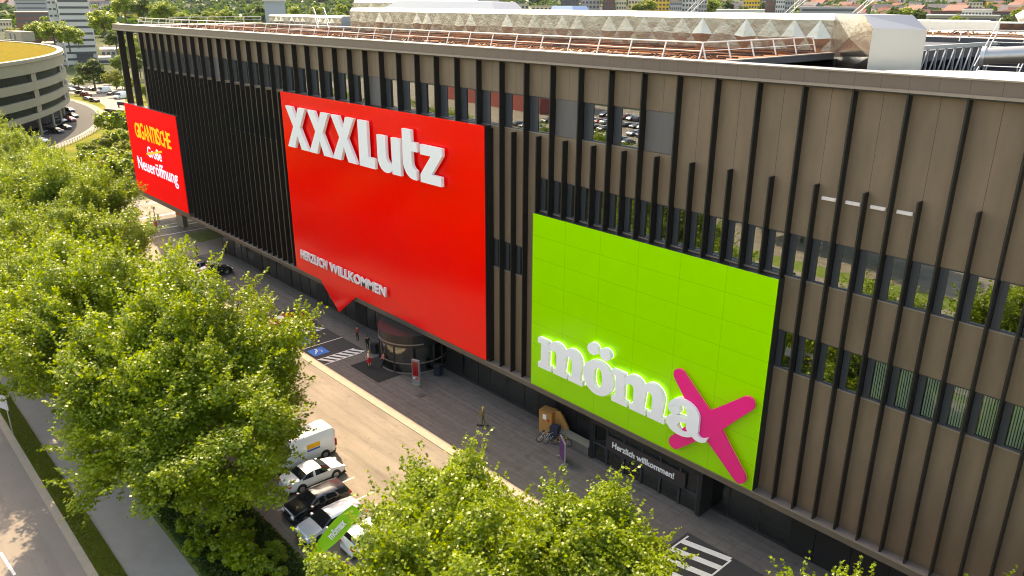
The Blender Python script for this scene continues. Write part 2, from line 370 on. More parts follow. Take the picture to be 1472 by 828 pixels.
# fins
tall = MB().box(-.048, .048, 39.98, 40.5, 4.5, 29.58)
first = None
for k in range(-18, 38):
    if first is None: first = o = tall.build('fin', M_fin, store)
    else: o = first.copy(); col.objects.link(o); o.parent = store
    o.location.x = FX(k)
for i, xx in enumerate((-128.7, -132.9)):
    o = MB().box(-.16, .16, 39.98, 40.9, 18.5, 29.6).build('free_fin', M_fin, store); o.location.x = xx
short = MB().box(-.048, .048, 39.98, 40.5, 4.5, 24.42); first = None
for k in range(-13, 37):
    x = FX(k)-1.345
    if -80 < x < -47: continue
    if first is None: first = o = short.build('short_fin', M_fin, store)
    else: o = first.copy(); col.objects.link(o); o.parent = store
    o.location.x = x
# windows
def window_mesh(wd, ht, side, split=False):
    f = MB(); t = .07
    f.box(0, wd, -.04, .06, 0, t).box(0, wd, -.04, .06, ht-t, ht).box(0, t, -.04, .06, t, ht-t).box(wd-t, wd, -.04, .06, t, ht-t)
    if side: f.box(t, t+side, -.02, .05, t, ht-t)
    if split: f.box(wd*.68, wd*.68+.07, -.03, .05, t, ht-t)
    f.box(-.02, wd+.02, -.16, .0, -.07, -.005, 1)
    g = MB().add([(t+side, .03, t), (wd-t, .03, t), (wd-t, .03, ht-t), (t+side, .03, ht-t)], [(0,1,2,3)])
    return f, g
protos = {}
def window(x, z, wd, ht, side, split=False, blinds=False):
    key = (round(wd,2), round(ht,2), side, split)
    if key not in protos:
        f, g = window_mesh(wd, ht, side, split)
        o = f.build('window', [M_frame, M_trim], store); g.build('pane', M_glass, o); protos[key] = o
    else:
        s0 = protos[key]; o = s0.copy(); col.objects.link(o); o.parent = store
        c = s0.children[0].copy(); col.objects.link(c); c.parent = o
    o.location = (x, 40.62, z)
    if blinds:
        o.children[0].material_slots[0].link = 'OBJECT'; o.children[0].material_slots[0].material = M_glassb
        b = MB(); xx = side+.12
        while xx < wd-.1:
            b.add([(xx, .10, .1), (xx+.085, .07, .1), (xx+.085, .07, ht-.1), (xx, .10, ht-.1)], [(0,1,2,3)]); xx += .125
        b.build('blind', M_blind, o)
    return o
M_blind = mat('blind_slat', s2l((.60,.66,.60)), .8)
grey_cells = {6, 15, 2, 28}
for k in range(2, 37):            # top band, one window per tall-fin bay
    x0 = FX(k+1)+.08; wd = 2.69-.16
    if k+1 in grey_cells or k in (2,):
        MB().box(x0, x0+wd, 40.52, 40.6, B1[0]+.02, B1[1]-.02).build('infill_panel', M_infill, store)
    else: window(x0, B1[0]+.03, wd, B1[1]-B1[0]-.06, .55 if k % 2 else .75, k % 4 == 1)
for k in range(-20, 15):          # middle band over the green sign and on to the right
    x0 = -22.35-1.345*k+.07
    if x0 < -41.2 or x0 > 20: continue
    window(x0, B2[0]+.03, 1.345-.14, B2[1]-B2[0]-.06, .30)
for j in range(10): window(-96.3+j*1.345+.07, B2[0]+.03, 1.205, B2[1]-B2[0]-.06, .2)
for j in range(28):               # lower band right of the green sign
    x0 = FX(-1)+.07+1.345*j
    window(x0, B3[0]+.03, 1.205, B3[1]-B3[0]-.06, .28, blinds=(j >= 4 and j < 22))
for x0 in (FX(8)-1.345-.0, FX(8), FX(7)-1.345):
    window(x0+.07, B3[0]+.03, 1.205, B3[1]-B3[0]-.06, .28)
for xx in (-18.95, -17.62, -16.3, -14.95):
    b = MB().box(xx-.42, xx+.38, 40.40, 40.5, 23.60, 23.78).box(xx-.38, xx-.04, 40.37, 40.4, 23.62, 23.74).box(xx+.02, xx+.34, 40.37, 40.4, 23.62, 23.74).build('wall_light', M_wsteel, store)
# ground floor
ground_floor = MB(); gy = 42.0
def gf_bay(x0, x1, glass):
    if glass:
        f = MB().box(x0, x0+.09, gy-.05, gy+.1, .02, 3.98).box(x0+.09, x1, gy-.04, gy+.08, .02, .2).box(x0+.09, x1, gy-.04, gy+.08, 2.9, 2.98)
        o = f.build('shop_window', M_plast, store)
        MB().add([(x0+.09,gy,.2),(x1,gy,.2),(x1,gy,3.98),(x0+.09,gy,3.98)], [(0,1,2,3)]).build('pane', M_shopglass, o)
    else: MB().box(x0+.02, x1-.02, gy-.06, gy+.1, .02, 3.98).build('black_panel', M_blackpanel, store)
x = -107.3; i = 0
while x < 26:
    wd = 2.3 if i % 3 else 1.7
    if not (-62.5 < x+wd/2 < -55.5) and not (-36 < x+wd/2 < -25):
        gf_bay(x, x+wd, (x < -64 and i % 4 != 1) or (-55 < x < -43) or (-25.5 < x < -21.0) or x > 10)
    x += wd; i += 1
gf_bay(-62.9, -62.0, True); gf_bay(-56, -55.0, True)
M_shopin = mat('shop_interior', s2l((.30,.28,.25)), .8, c2=s2l((.10,.09,.09)), scale=.35)
mb = MB().box(-107.3, XR, 46, 46.3, 0, 4).box(-107.3, -107.1, 42.1, 46, 0, 4); ov('shop_back_wall', mb, M_shopin)
mb = MB().box(-107.1, XR, 42.1, 46, .0, .03); ov('shop_floor', mb, M_pave)
# ------------------------------------------------------------------ round revolving entrance
cx, cy, rr = -59.2, 40.9, 3.35
ent = thing('entrance_drum', 'round glass and dark metal revolving entrance under the red sign', 'entrance', (cx, cy, 0))
def ring_band(r0, r1, z0, z1, a0=0, a1=2*PI, n=32):
    b = MB()
    for i in range(n):
        t0 = a0+(a1-a0)*i/n; t1 = a0+(a1-a0)*(i+1)/n
        q = [(r1*math.cos(t0), r1*math.sin(t0)), (r1*math.cos(t1), r1*math.sin(t1)), (r0*math.cos(t1), r0*math.sin(t1)), (r0*math.cos(t0), r0*math.sin(t0))]
        v = [(a, c, z0) for a, c in q]+[(a, c, z1) for a, c in q]
        b.add(v, [(3,2,1,0),(4,5,6,7),(0,1,5,4),(2,3,7,6)], 0, False)
    return b
ring_band(rr-.35, rr+.04, 2.75, 3.98, n=40).build('fascia_ring', M_blackpanel, ent)
M_bronze = mat('bronze_soffit', s2l((.42,.37,.30)), .3, metal=.4, var=.1)
ring_band(0.05, rr-.36, 3.90, 3.96, n=40).build('drum_roof', M_blackpanel, ent)
ring_band(0.05, rr-.02, 2.62, 2.74, n=40).build('drum_ceiling', M_bronze, ent)
ring_band(rr+.04, rr+.07, 3.0, 3.12, PI*1.05, PI*1.9, 24).build('light_band', M_trim, ent)
ring_band(rr-.05, rr+.05, .02, .16, PI*1.45, PI*2.2, 24).build('floor_rail', M_trim, ent)
ring_band(rr-.03, rr+.03, 1.05, 1.15, PI*1.45, PI*2.2, 24).build('waist_rail', M_trim, ent)
ring_band(rr-.02, rr, .16, 2.75, PI*1.45, PI*2.2, 24).build('curved_pane', M_shopglass, ent)
for a in (1.08, 1.28, 1.45, 1.62, 1.8, 2.0, 2.2):
    MB().tube([(rr*math.cos(a*PI), rr*math.sin(a*PI), .02), (rr*math.cos(a*PI), rr*math.sin(a*PI), 2.75)], .09, 8).build('post', M_plast, ent)
for a in (.2, .95, 1.7): 
    MB().beam((0,0,1.35), ((rr-.4)*math.cos(a*PI), (rr-.4)*math.sin(a*PI), 1.35), .06, 2.4).build('door_wing', M_shopglass, ent)
tag(MB().sheet([(-62.2,35.4),(-57.2,35.4),(-57.2,38.9),(-62.2,38.9)], .025).sheet([(-62.2,35.4),(-57.2,35.4),(-57.2,38.9),(-62.2,38.9)], .014).build('entrance_mat', M_mat), 'black rectangular entrance mat on the grey paving before the revolving door', 'mat')
# ------------------------------------------------------------------ second entrance portal
po = thing('entrance_portal', 'dark boxed shop portal with glazed doors lettered Herzlich willkommen', 'entrance', (0,0,0))
y0, y1 = 40.55, 42.0
MB().box(-35.3, -25.0, y0, y1, 3.15, 3.5).box(-35.3, -35.0, y0, y1, .02, 3.15).box(-25.3, -25.0, y0, y1, .02, 3.15).build('frame', M_blackpanel, po)
MB().box(-33.6, -26.4, y0+.03, y0+.2, 1.62, 2.72).build('sign_board', mat('board_dark', s2l((.19,.17,.17)), .5), po)
text_mesh('Herzlich willkommen!', 'lettering', M_white, po, -33.0, -27.3, 1.93, 2.42, y0-.03, .05, bold=.02)
for i, xx in enumerate((-35.0, -33.65, -32.0, -30.3, -28.6, -26.9, -25.4)):
    MB().box(xx-.05, xx+.05, y0+.1, y0+.22, .02, 3.14).build('mullion', M_frame, po)
for i, (a, b) in enumerate(((-34.95,-33.7), (-33.6,-32.05), (-31.95,-30.35), (-30.25,-28.65), (-28.55,-26.95), (-26.85,-25.45))):
    MB().add([(a,y0+.25,.05),(b,y0+.25,.05),(b,y0+.25,3.1),(a,y0+.25,3.1)], [(0,1,2,3)]).build('pane', M_shopglass, po)
MB().box(-34.95, -25.4, y0+.1, y0+.2, 1.45, 1.53).build('transom', M_frame, po)
# ------------------------------------------------------------------ signs
def flat_xz(o): return o
led = thing('screen_sign', 'large red screen announcing GIGANTISCHE Große Neueröffnung, farthest of the big signs', 'sign', (0,0,0))
LX0, LX1, LZ0, LZ1 = -133.6, -112.3, 4.92, 18.75
M_ledred = mat('screen_red', (.85,.002,.003), .7, emit=.12, spec=.05); M_ledyel = mat('screen_yellow', s2l((1,.66,.03)), .5, emit=.2)
M_ledwhite = mat('screen_white', s2l((.84,.90,1)), .5, emit=.2)
MB().box(LX0, LX1, 39.7, 40.45, LZ0, LZ1).build('case', M_darkside, led)
MB().box(LX0+.04, LX1-.04, 39.6, 39.7, LZ0+.04, LZ1-.04).build('screen', M_ledred, led)
# jagged letters of GIGANTISCHE, each with its own height and tilt
word = 'GIGANTISCHE'; wds = [1.5,.7,1.5,1.5,1.6,1.35,.7,1.3,1.35,1.4,1.2]; tot = sum(wds); x = -130.2; top = 16.15; bot = 13.8
for i, (ch, wd) in enumerate(zip(word, wds)):
    wd2 = wd*14.9/tot; j = random.uniform(-.15, .25)
    text_mesh(ch, 'letter', M_ledyel, led, x+.04, x+wd2-.04, bot-j*.5-i*.01, top+j, 39.56, .04, bold=.015); x += wd2
text_mesh('Große', 'lettering', M_ledwhite, led, -125.9, -120.1, 11.3, 12.95, 39.56, .04, bold=.008)
MB().poly_y([(-126.3,11.5),(-119.4,12.75),(-119.5,13.05),(-126.4,11.8)], 39.52, 39.55).build('strike_line', M_ledyel, led)
text_mesh('Neueröffnung', 'lettering', M_ledwhite, led, -131.2, -114.6, 8.1, 10.75, 39.56, .04, bold=.008)
MB().box(-134.6, LX1, 39.72, 40.4, 4.43, 4.9).build('bottom_frame', M_soffit, led)
# red sign
red = thing('red_sign', 'giant red sign with large white raised letters and a speech bubble tip below', 'sign', (0,0,0))
RX0, RX1, RZ0, RZ1 = -80.32, -46.68, 4.66, 24.62
MB().poly_y([(RX0,RZ0),(-74.9,RZ0-.0),(-71.3,1.82),(-67.5,RZ0),(RX1,RZ0),(RX1,RZ1),(RX0,RZ1)], 39.7, 39.76).build('panel', M_red, red)
MB().box(RX0+.02, RX1-.02, 39.762, 40.45, RZ0+.02, RZ1-.02).build('case', M_darkside, red)
M_wside = mat('letter_edge_white', (.88,.87,.86), .4)
def glyph(polys, y0, y1, m, parent, name='letter', mside=None, back=None):
    b = MB()
    for i, pl in enumerate(polys): b.poly_y(pl, y0+.003*i, y1, 0, 0 if mside is None else 1)
    o = b.build(name, [m] if mside is None else [m, mside], parent)
    if back:
        g = MB(); 
        for i, pl in enumerate(polys):
            g.poly_y(pl, y1+.012+.003*i, y1+.05+.003*i)
        g.build('light_back', back, o)
    return o
def arc(cx, cz, rx, rz, a0, a1, n=10): return [(cx+rx*math.cos(math.radians(a0+(a1-a0)*i/n)), cz+rz*math.sin(math.radians(a0+(a1-a0)*i/n))) for i in range(n+1)]
zb, zt = 19.03, 23.32
def Xg(x):
    w_, b_ = 4.25, 1.45
    m_ = x+w_/2; mz = (zb+zt)/2+.1
    return [(x,zt),(x+b_,zt),(m_,mz+.85),(x+w_-b_-.1,zt),(x+w_-.05,zt),(m_+.72,mz),(x+w_+.12,zb),(x+w_-b_+.05,zb),(m_,mz-.85),(x+b_,zb),(x-.12,zb),(m_-.72,mz)]
LY0, LY1 = 39.2, 39.50
for x in (-78.5, -73.85, -69.2): glyph([Xg(x)], LY0, LY1, M_white, red, mside=M_wside)
glyph([[(-64.32,zt),(-62.75,zt),(-62.75,20.02),(-61.68,20.02),(-61.68,zb),(-64.32,zb)]], LY0, LY1, M_white, red, mside=M_wside)
glyph([[(-61.18,22.33),(-59.8,22.33)]+arc(-58.95, 20.6, .85, .75, 180, 275, 8)+[(-58.9,22.33),(-57.54,22.33),(-57.54,zb),(-58.86,zb),(-58.86,19.35)]+arc(-59.75, 20.3, 1.43, 1.3, 285, 180, 10)], LY0, LY1, M_white, red, mside=M_wside)
glyph([[(-57.14,23.32),(-55.82,23.32),(-55.82,22.3),(-55.0,22.3),(-55.0,21.5),(-55.82,21.5)]+arc(-55.05, 20.55, .77, .66, 180, 262, 6)+[(-55.18,zb)]+arc(-55.5, 20.5, 1.64, 1.47, 270, 180, 8)], LY0, LY1, M_white, red, mside=M_wside)
glyph([[(-54.55,22.27),(-51.5,22.27),(-51.5,21.6),(-53.02,19.86),(-51.66,19.86),(-51.66,zb),(-54.58,zb),(-54.58,19.7),(-53.05,21.42),(-54.55,21.42)]], LY0, LY1, M_white, red, mside=M_wside)
text_mesh('HERZLICH', 'lettering', M_white, red, -78.4, -72.65, 6.4, 7.42, 39.35, .18, bold=.02, space=1.02)
text_mesh('WILLKOMMEN', 'lettering', M_white, red, -72.05, -61.4, 6.4, 7.42, 39.35, .18, bold=.02, space=1.02)
# green sign
gr = thing('green_sign', 'giant lime green sign with white slab letters and a magenta splash cross', 'sign', (0,0,0))
GX0, GX1, GZ0, GZ1 = -41.09, -20.87, 4.62, 18.76
MB().box(GX0, GX1, 39.7, 39.76, GZ0, GZ1).build('panel', M_green, gr)
MB().box(GX0+.02, GX1-.02, 39.762, 40.45, GZ0+.02, GZ1-.02).build('case', M_darkside, gr)
GY0, GY1 = 39.2, 39.5
def slab_m(x, w_):
    zb, zx = 6.72, 9.2; sw = w_*.135
    ps = []
    s1, s2, s3 = x+w_*.075, x+w_*.415, x+w_*.745      # stems' left edges
    st = w_*.165
    ps.append([(x,zx),(s1+st,zx),(s1+st,zb),(s1,zb),(s1,zx-.42),(x,zx-.42)])
    for s_ in (s1, s2, s3): ps.append([(s_-.32,zb),(s_+st+.32,zb),(s_+st+.32,zb+.42),(s_-.32,zb+.42)])
    for a, b in ((s1+st, s2), (s2+st, s3)):
        c = (a+b+st)/2; ro = (b+st-a)/2+.18
        out = arc(c, 8.35, ro, 1.02, 165, 0, 12)+[(b+st,zb)]+[(b,zb)]+arc(b-.32, 8.2, .32, .42, 0, 100, 6)+[(a-.02,8.3)]
        ps.append(out)
    return ps
glyph(slab_m(-39.86, 4.9), GY0, GY1, M_white, gr, back=M_whitelum)
glyph(slab_m(-32.3, 4.85), GY0, GY1, M_white, gr, back=M_whitelum)
def oring(cx, cz, rx, rz, ix, iz, n=28):
    o_ = arc(cx, cz, rx, rz, 90, -270, n); i_ = arc(cx+.02, cz, ix, iz, -270, 90, n)
    return [o_[:n//2+1]+i_[n//2:][::1][:0]+[i_[n-k] for k in range(n//2, -1, -1)]] if False else [
        [o_[k], o_[k+1], (cx+.02+ix*math.cos(math.radians(90-360*(k+1)/n)), cz+iz*math.sin(math.radians(90-360*(k+1)/n))), (cx+.02+ix*math.cos(math.radians(90-360*k/n)), cz+iz*math.sin(math.radians(90-360*k/n)))] for k in range(n)]
def ring_glyph(cx, cz, rx, rz, ix, iz, m, parent, back):
    n = 32
    def bld(y0, y1):
        b = MB(); v = []
        for k in range(n):
            t = 2*PI*k/n
            for y in (y0, y1): v += [(cx+rx*math.cos(t), y, cz+rz*math.sin(t)), (cx+ix*math.cos(t), y, cz+iz*math.sin(t))]
        f = []
        for k in range(n):
            a = 4*k; c = 4*((k+1)%n)
            f += [(a, c, c+1, a+1)[::-1], (a+2, a+3, c+3, c+2)[::-1], (a, a+2, c+2, c), (a+1, c+1, c+3, a+3)]
        b.add(v, f); return b
    o = bld(GY0, GY1).build('letter', m, parent); bld(GY1+.012, GY1+.05).build('light_back', back, o)
    return o
ring_glyph(-33.6, 7.98, 1.46, 1.36, .42, .82, M_white, gr, M_whitelum)
for x, z in ((-34.2, 10.1), (-33.02, 10.05)): glyph([arc(x, z, .52, .46, 0, 342, 19)], GY0, GY1, M_white, gr, 'dot', back=M_whitelum)
# magenta splash X behind the a : four lobes round (-24.3, 8.1)
def lobe(cx, cz, ex, ez, w0, w1):
    d = Vector((ex-cx, ez-cz)); L = d.length; d.normalize(); n = Vector((-d.y, d.x)); ang = math.degrees(math.atan2(d.y, d.x))
    c = Vector((cx, cz)); e = Vector((ex, ez))
    pts = [c-n*w0, c+d*L*.45-n*(w0*.42+w1*.58), e-d*w1*.8-n*w1]
    e2 = e-d*w1
    pts += [e2+Vector((math.cos(math.radians(ang+t))*w1, math.sin(math.radians(ang+t))*w1)) for t in (-70,-45,-20,0,20,45,70)]
    pts += [e-d*w1*.8+n*w1, c+d*L*.45+n*(w0*.42+w1*.58), c+n*w0]
    return [(p.x, p.y) for p in pts]
cX, cZ = -24.3, 8.05
M_maglum = mat('magenta_backlit', (1,.25,.12), .5, emit=.04)
glyph([lobe(cX, cZ, -27.05, 11.0, .8, .43), lobe(cX, cZ, -21.35, 10.95, .78, .46), lobe(cX, cZ, -27.0, 5.35, .72, .46), lobe(cX, cZ, -21.35, 5.1, .85, .45),
       arc(cX, cZ, .98, 1.0, 0, 350, 24)], 39.3, 39.52, M_magenta, gr, mside=M_magside, back=M_maglum)
# letter a
aw = []
aw.append([(-27.3,8.35)]+arc(-26.05, 8.25, 1.25, .98, 175, 0, 12)+[(-24.8,7.35)]+arc(-24.55, 7.3, .3, .3, 190, 300, 4)+[(-24.05,7.25),(-24.2,6.85)]+arc(-24.75, 7.1, .62, .42, 320, 230, 4)+[(-25.75,7.2),(-25.75,8.25)]+arc(-26.15, 8.25, .38, .5, 0, 120, 5)+[(-26.5,8.2)])
aw.append(arc(-26.8, 8.3, .5, .42, 0, 345, 14))
o_, i_ = arc(-26.2, 7.25, 1.18, .72, 90, 355, 14), arc(-26.0, 7.22, .42, .33, 355, 90, 14)
aw.append(o_+i_+[(-25.75,7.6),(-25.6,7.93)])
glyph(aw, 39.12, 39.46, M_white, gr, back=M_whitelum)
# ------------------------------------------------------------------ roof equipment
def rail(pts, label, step=2.75, h=1.0, lean=(0,.35), mid=.52, base=30.36, group='white guard rails on the roof'):
    t = thing('guard_rail', label, 'railing', (pts[0][0], pts[0][1], base), 0, group)
    pb = MB(); tp = MB(); md = MB()
    o0 = Vector((pts[0][0], pts[0][1], 0))
    for a, b in zip(pts[:-1], pts[1:]):
        a = Vector((a[0], a[1], 0))-o0; b = Vector((b[0], b[1], 0))-o0; L = (b-a).length; n = max(1, round(L/step)); ln = Vector((lean[0], lean[1], 0))
        for i in range(n+1):
            p = a.lerp(b, i/n); 
            MB().tube([p, p+ln+Vector((0,0,h))], .045, 6).build('post', M_wsteel, t)
        tp.tube([a+ln+Vector((0,0,h)), b+ln+Vector((0,0,h))], .045, 6); md.tube([a+ln*mid+Vector((0,0,h*mid)), b+ln*mid+Vector((0,0,h*mid))], .025, 6)
    tp.build('top_rail', M_wsteel, t); md.build('middle_rail', M_wsteel, t)
    return t
rail([(-127,41.3), (-28.6,41.3)], 'long white guard rail along the front roof edge above the fascia')
rail([(-28.3,41.6), (-28.3,55)], 'white guard rail along the edge of the sunken roof court', lean=(-.35,0))
rail([(-130,47), (-130,62)], 'white guard rail at the far left end of the roof', lean=(.2,0))
# rust coloured grating
gt = thing('roof_grating', 'rust orange steel grating and beams lying behind the roof edge', 'steel grating', (0,0,0))
MB().box(XL+1, -28.6, 41.5, 56.5, 29.95, 30.0).build('rust_deck', M_rust, gt)
b = MB()
for i in range(15):
    y = 42.2+i*1.0; x = XL+1.5
    while x < -30:
        L = random.uniform(6, 16); x1 = min(x+L, -29); j = random.uniform(-.2, .2)
        b.beam((x, y+j, 30.28+random.uniform(-.05,.12)), (x1, y+j+random.uniform(-.3,.3), 30.28+random.uniform(-.05,.15)), random.uniform(.06,.2), .1, random.choice((0,1,1))); x = x1+random.uniform(0,.8)
b.build('long_beam', [M_rust, M_rustd], gt)
b = MB(); x = XL+1.5
while x < -29.5:
    for r_ in range(3):
        y = 41.5+r_*.8
        b.beam((x, y, 30.05), (x+random.uniform(.15,.5), y+.7, 30.38+random.uniform(-.1,.1)), .09, .08, random.choice((0,0,1,2)))
        if random.random() < .6: b.beam((x+.1, y+.1, 30.3), (x+.65, y+random.uniform(0,.3), 30.3), .1, .06, random.choice((0,1,2)))
    x += .52
M_pale = mat('pale_timber', s2l((.80,.70,.55)), .8, var=.1)
b.build('cross_bracing', [M_rust, M_rustd, M_pale], gt)
# ventilation ducts: long boxes of cross broken sheet (diamond facets)
def duct(name, label, x0, x1, y0, y1, z0, z1, n, loc_z=0, front_depth=.06, m=None):
    t = thing(name, label, 'air duct', (x0, y0, z0), 0, 'silver air ducts on the roof')
    W_, D_, H_ = x1-x0, y1-y0, z1-z0
    def facet(p00, p10, p11, p01, nrm, nn):
        b = MB(); p00, p10, p11, p01 = map(Vector, (p00, p10, p11, p01)); nrm = Vector(nrm)
        for i in range(nn):
            a = p00.lerp(p10, i/nn); c = p00.lerp(p10, (i+1)/nn); e = p01.lerp(p11, i/nn); g = p01.lerp(p11, (i+1)/nn)
            mt = (e+g)/2; mb_ = (a+c)/2; ctr = (a+c+e+g)/4+nrm*front_depth*random.uniform(.25,1.3)+Vector((random.uniform(-.12,.12),0,random.uniform(-.12,.12))); l = (a+e)/2-nrm*.0; r = (c+g)/2
            # diamond: corners mid-top, mid-right, mid-bottom, mid-left rise to a ridge in the centre
            b.add([a, c, g, e, mt, mb_, l, r, ctr], [(0,5,6),(5,1,7),(7,2,4),(4,3,6),(6,5,8),(5,7,8),(7,4,8),(4,6,8)], 0, False)
        return b
    ff = facet((0,0,0), (W_,0,0), (W_,0,H_*.86), (0,0,H_*.86), (0,-1,0), n)
    ff.build('faceted_side', m or M_foil, t)
    b = MB().add([(0,0,H_*.86),(W_,0,H_*.86),(W_,.35,H_),(0,.35,H_),(W_,D_,H_),(0,D_,H_),(W_,D_,0),(0,D_,0),(0,0,0),(W_,0,0)],
                 [(0,1,2,3),(3,2,4,5),(5,4,6,7),(8,0,3,5,7),(1,9,6,4,2)])
    b.build('duct_casing', M_foiltop, t)
    return t
duct('air_duct', 'longest silver diamond-faceted duct behind the red sign\'s roof edge', -93.5, -46.4, 56.9, 60.5, 30.0, 32.95, 24)
duct('air_duct', 'silver duct with large diamond facets ending in a downward bend', -46.4, -28.2, 56.9, 60.5, 30.0, 32.9, 9, front_depth=.10)
# the bend
be = thing('air_duct', 'silver duct elbow dropping into the sunken roof court', 'air duct', (-28.2, 56.9, 0), 0, 'silver air ducts on the roof')
MB().add([(0,0,30),(4.3,-3.2,30.3),(4.3,-3.2,32.1),(3.2,-2.4,32.9),(0,0,32.9),(2.05,-1.65,31.4)], [(0,1,5),(1,2,5),(2,3,5),(3,4,5),(4,0,5)]).build('faceted_side', M_foil, be)
MB().add([(0,0,32.9),(3.2,-2.4,32.9),(5.4,0,32.9),(1.5,3.4,32.9),(4.3,-3.2,32.1),(6.6,-.3,32.0),(4.3,-3.2,28.5),(6.6,-.3,28.5)], [(0,1,2,3),(1,4,5,2),(4,6,7,5)]).build('top_sheet', M_foiltop, be)
MB().add([(.2,.0,28.3),(4.3,-3.2,28.3),(4.3,-3.2,30.3),(.2,0,30.0),(2.4,-1.9,29.3)], [(0,1,4),(1,2,4),(2,3,4),(3,0,4)]).build('drop_side', M_foil, be)
duct('air_duct', 'lower silver duct at the left end of the roof by the rust beams', -151, -128.9, 70, 73, 29.9, 32.1, 14) if False else duct('air_duct', 'low silver duct near the left end of the roof', -127, -104.3, 62, 65, 30.0, 31.75, 13)
duct('air_duct', 'tall rear silver duct behind the other ducts', -117, -86, 72, 76, 30.4, 34.1, 9)
rs = thing('air_duct', 'sloping white-topped rear duct hood above the long duct', 'air duct', (-96, 64, 30), 0, 'silver air ducts on the roof')
MB().add([(-12,0,0),(26,0,0),(21,1,3.7),(2,1,3.9),(-12,6,0),(26,6,0),(21,5,3.7),(2,5,3.9)], [(0,1,2,3),(3,2,6,7),(0,3,7,4),(1,5,6,2)]).build('hood_sheet', M_foiltop, rs)
sk = MB().add([(0,0,0),(6.5,0,0),(6.5,4,0),(0,4,0),(1.6,.8,2.9),(4.6,.8,2.9),(4.6,3.2,2.9),(1.6,3.2,2.9)], [(0,1,5,4),(1,2,6,5),(2,3,7,6),(3,0,4,7),(4,5,6,7)]).build('skylight', mat('pale_blue_sheet', s2l((.66,.70,.78)), .25, metal=.4), None, (-68,66,30.4))
tag(sk, 'pale blue hipped rooftop skylight hood behind the long duct', 'skylight')
# left stair on the roof
def stairs(label, loc, rz, run, rise, n, wd):
    t = thing('roof_stairs', label, 'stairs', loc, rz)
    for s_ in (0, wd):
        MB().beam((0,s_,0), (run,s_,rise), .06, .2).build('stringer', M_steel, t)
        MB().tube([(-.3,s_,.9),(run,s_,rise+1.0),(run+1,s_,rise+1.0)], .035, 6).tube([(0,s_,0),(-.0,s_,1.0)], .03, 6).tube([(run,s_,rise),(run,s_,rise+1)], .03, 6).tube([(run/2,s_,rise/2),(run/2,s_,rise/2+1)], .03, 6).build('handrail', M_steel, t)
    for i in range(n):
        MB().box(run*(i+.2)/n, run*(i+.95)/n, .03, wd-.03, rise*(i+.8)/n-.03, rise*(i+.8)/n).build('step', M_steel, t)
    return t
stairs('small white steel stairs beside the rear duct on the rust deck', (-100,57.5,30.0), math.radians(160), 3.2, 1.9, 6, 1.4)
stairs('grey steel stairs climbing out of the sunken roof court', (-17.7,63,28.6), math.radians(100), 8, 3.0, 10, 2.6)
# truss in the court
tr = thing('roof_truss', 'grey steel truss with diagonal struts over the dark sunken court', 'truss', (0,0,0))
a0 = P(1292,71,30.2); a1 = P(1432,62,30.2); n = 11
MB().beam(a0, a1, .25, .3).build('top_chord', M_steel, tr)
MB().beam(a0-Vector((0,0,3.6)), a1-Vector((0,0,3.6)), .25, .3).build('bottom_chord', M_steel, tr)
for i in range(n):
    p = a0.lerp(a1, i/n); q = a0.lerp(a1, (i+.5)/n); r_ = a0.lerp(a1, (i+1)/n); d = Vector((0,0,3.6))
    MB().beam(p-d, p, .14).build('strut', M_steel, tr); MB().beam(p-d, r_, .10).build('strut', M_steel, tr)
rail([tuple(P(1290,57,30.4)[:2]), tuple(P(1472,60,30.4)[:2])], 'white guard rail in front of the far roof behind the truss', lean=(0,.2), step=5)
# rust beams on the far roof
b = MB()
for i in range(90):
    x = random.uniform(-42, 0); y = random.uniform(91.6, 97); b.beam((x,y,30.5), (x+random.uniform(-.6,.6), y+random.uniform(.2,1), 30.9), .12, .1, random.choice((0,1,2)))
for i in range(6): b.beam((-60, 92+i*1.2, 30.6), (10, 92+i*1.2, 30.6), .15, .15, i%2)
tag(b.build('rust_framework', [M_rust, M_rustd, M_pale]), 'rusty steel framework on the far roof behind the sunken court', 'steel framework')
ro = thing('roof_pod', 'white rooftop plant housing with brown louvre at the far roof', 'plant housing', tuple(P(1400,44,30.4)))
MB().box(-14, 10, 0, 5, 0, 1.1).build('housing', M_wroof, ro); MB().box(3, 6, -.05, 0, .1, .95).build('louvre', M_rustd, ro)
tb = thing('chrome_pipe', 'fat shiny metal pipe lying on the white membrane roof', 'pipe', tuple(P(1410,92,29.8)))
MB().tube([(0,0,.5),(5,2.2,.9),(14,6,.9)], [.55,.6,.6], 14).build('pipe', M_foiltop, tb); MB().tube([(-.1,0,.5),(.15,.05,.5)], [.66,.66], 14).build('flange', M_steel, tb)
ot = thing('silver_tank', 'shiny curved silver roof cowl at the right edge of the picture', 'cowl', tuple(P(1462,42,30.5)))
MB().tube([(0,0,.0),(.3,0,1.2),(1.6,0,2.0),(4,0,2.1)], [.9,1.1,1.2,1.3], 12).build('shell', M_foiltop, ot)
for i, (px, px2, lab) in enumerate(((985,1028,'leftmost pair of inclined steel stays behind the duct'), (1128,1165,'middle pair of inclined steel stays behind the duct'), (1225,1268,'rightmost pair of inclined steel stays behind the duct elbow'))):
    t = thing('steel_stay', lab, 'stay pole', tuple(P(px,19,30.6)), 0, 'inclined stays on the roof')
    base = P(px,19,30.6)
    for dx, ddx in ((0, 1.0), (2.0, 1.2), (3.0, .2)):
        MB().tube([(dx,0,0), (dx+ddx*3.6+CR.x*3, CR.y*3, 6.0)], .16, 6).build('pole', M_steel, t)
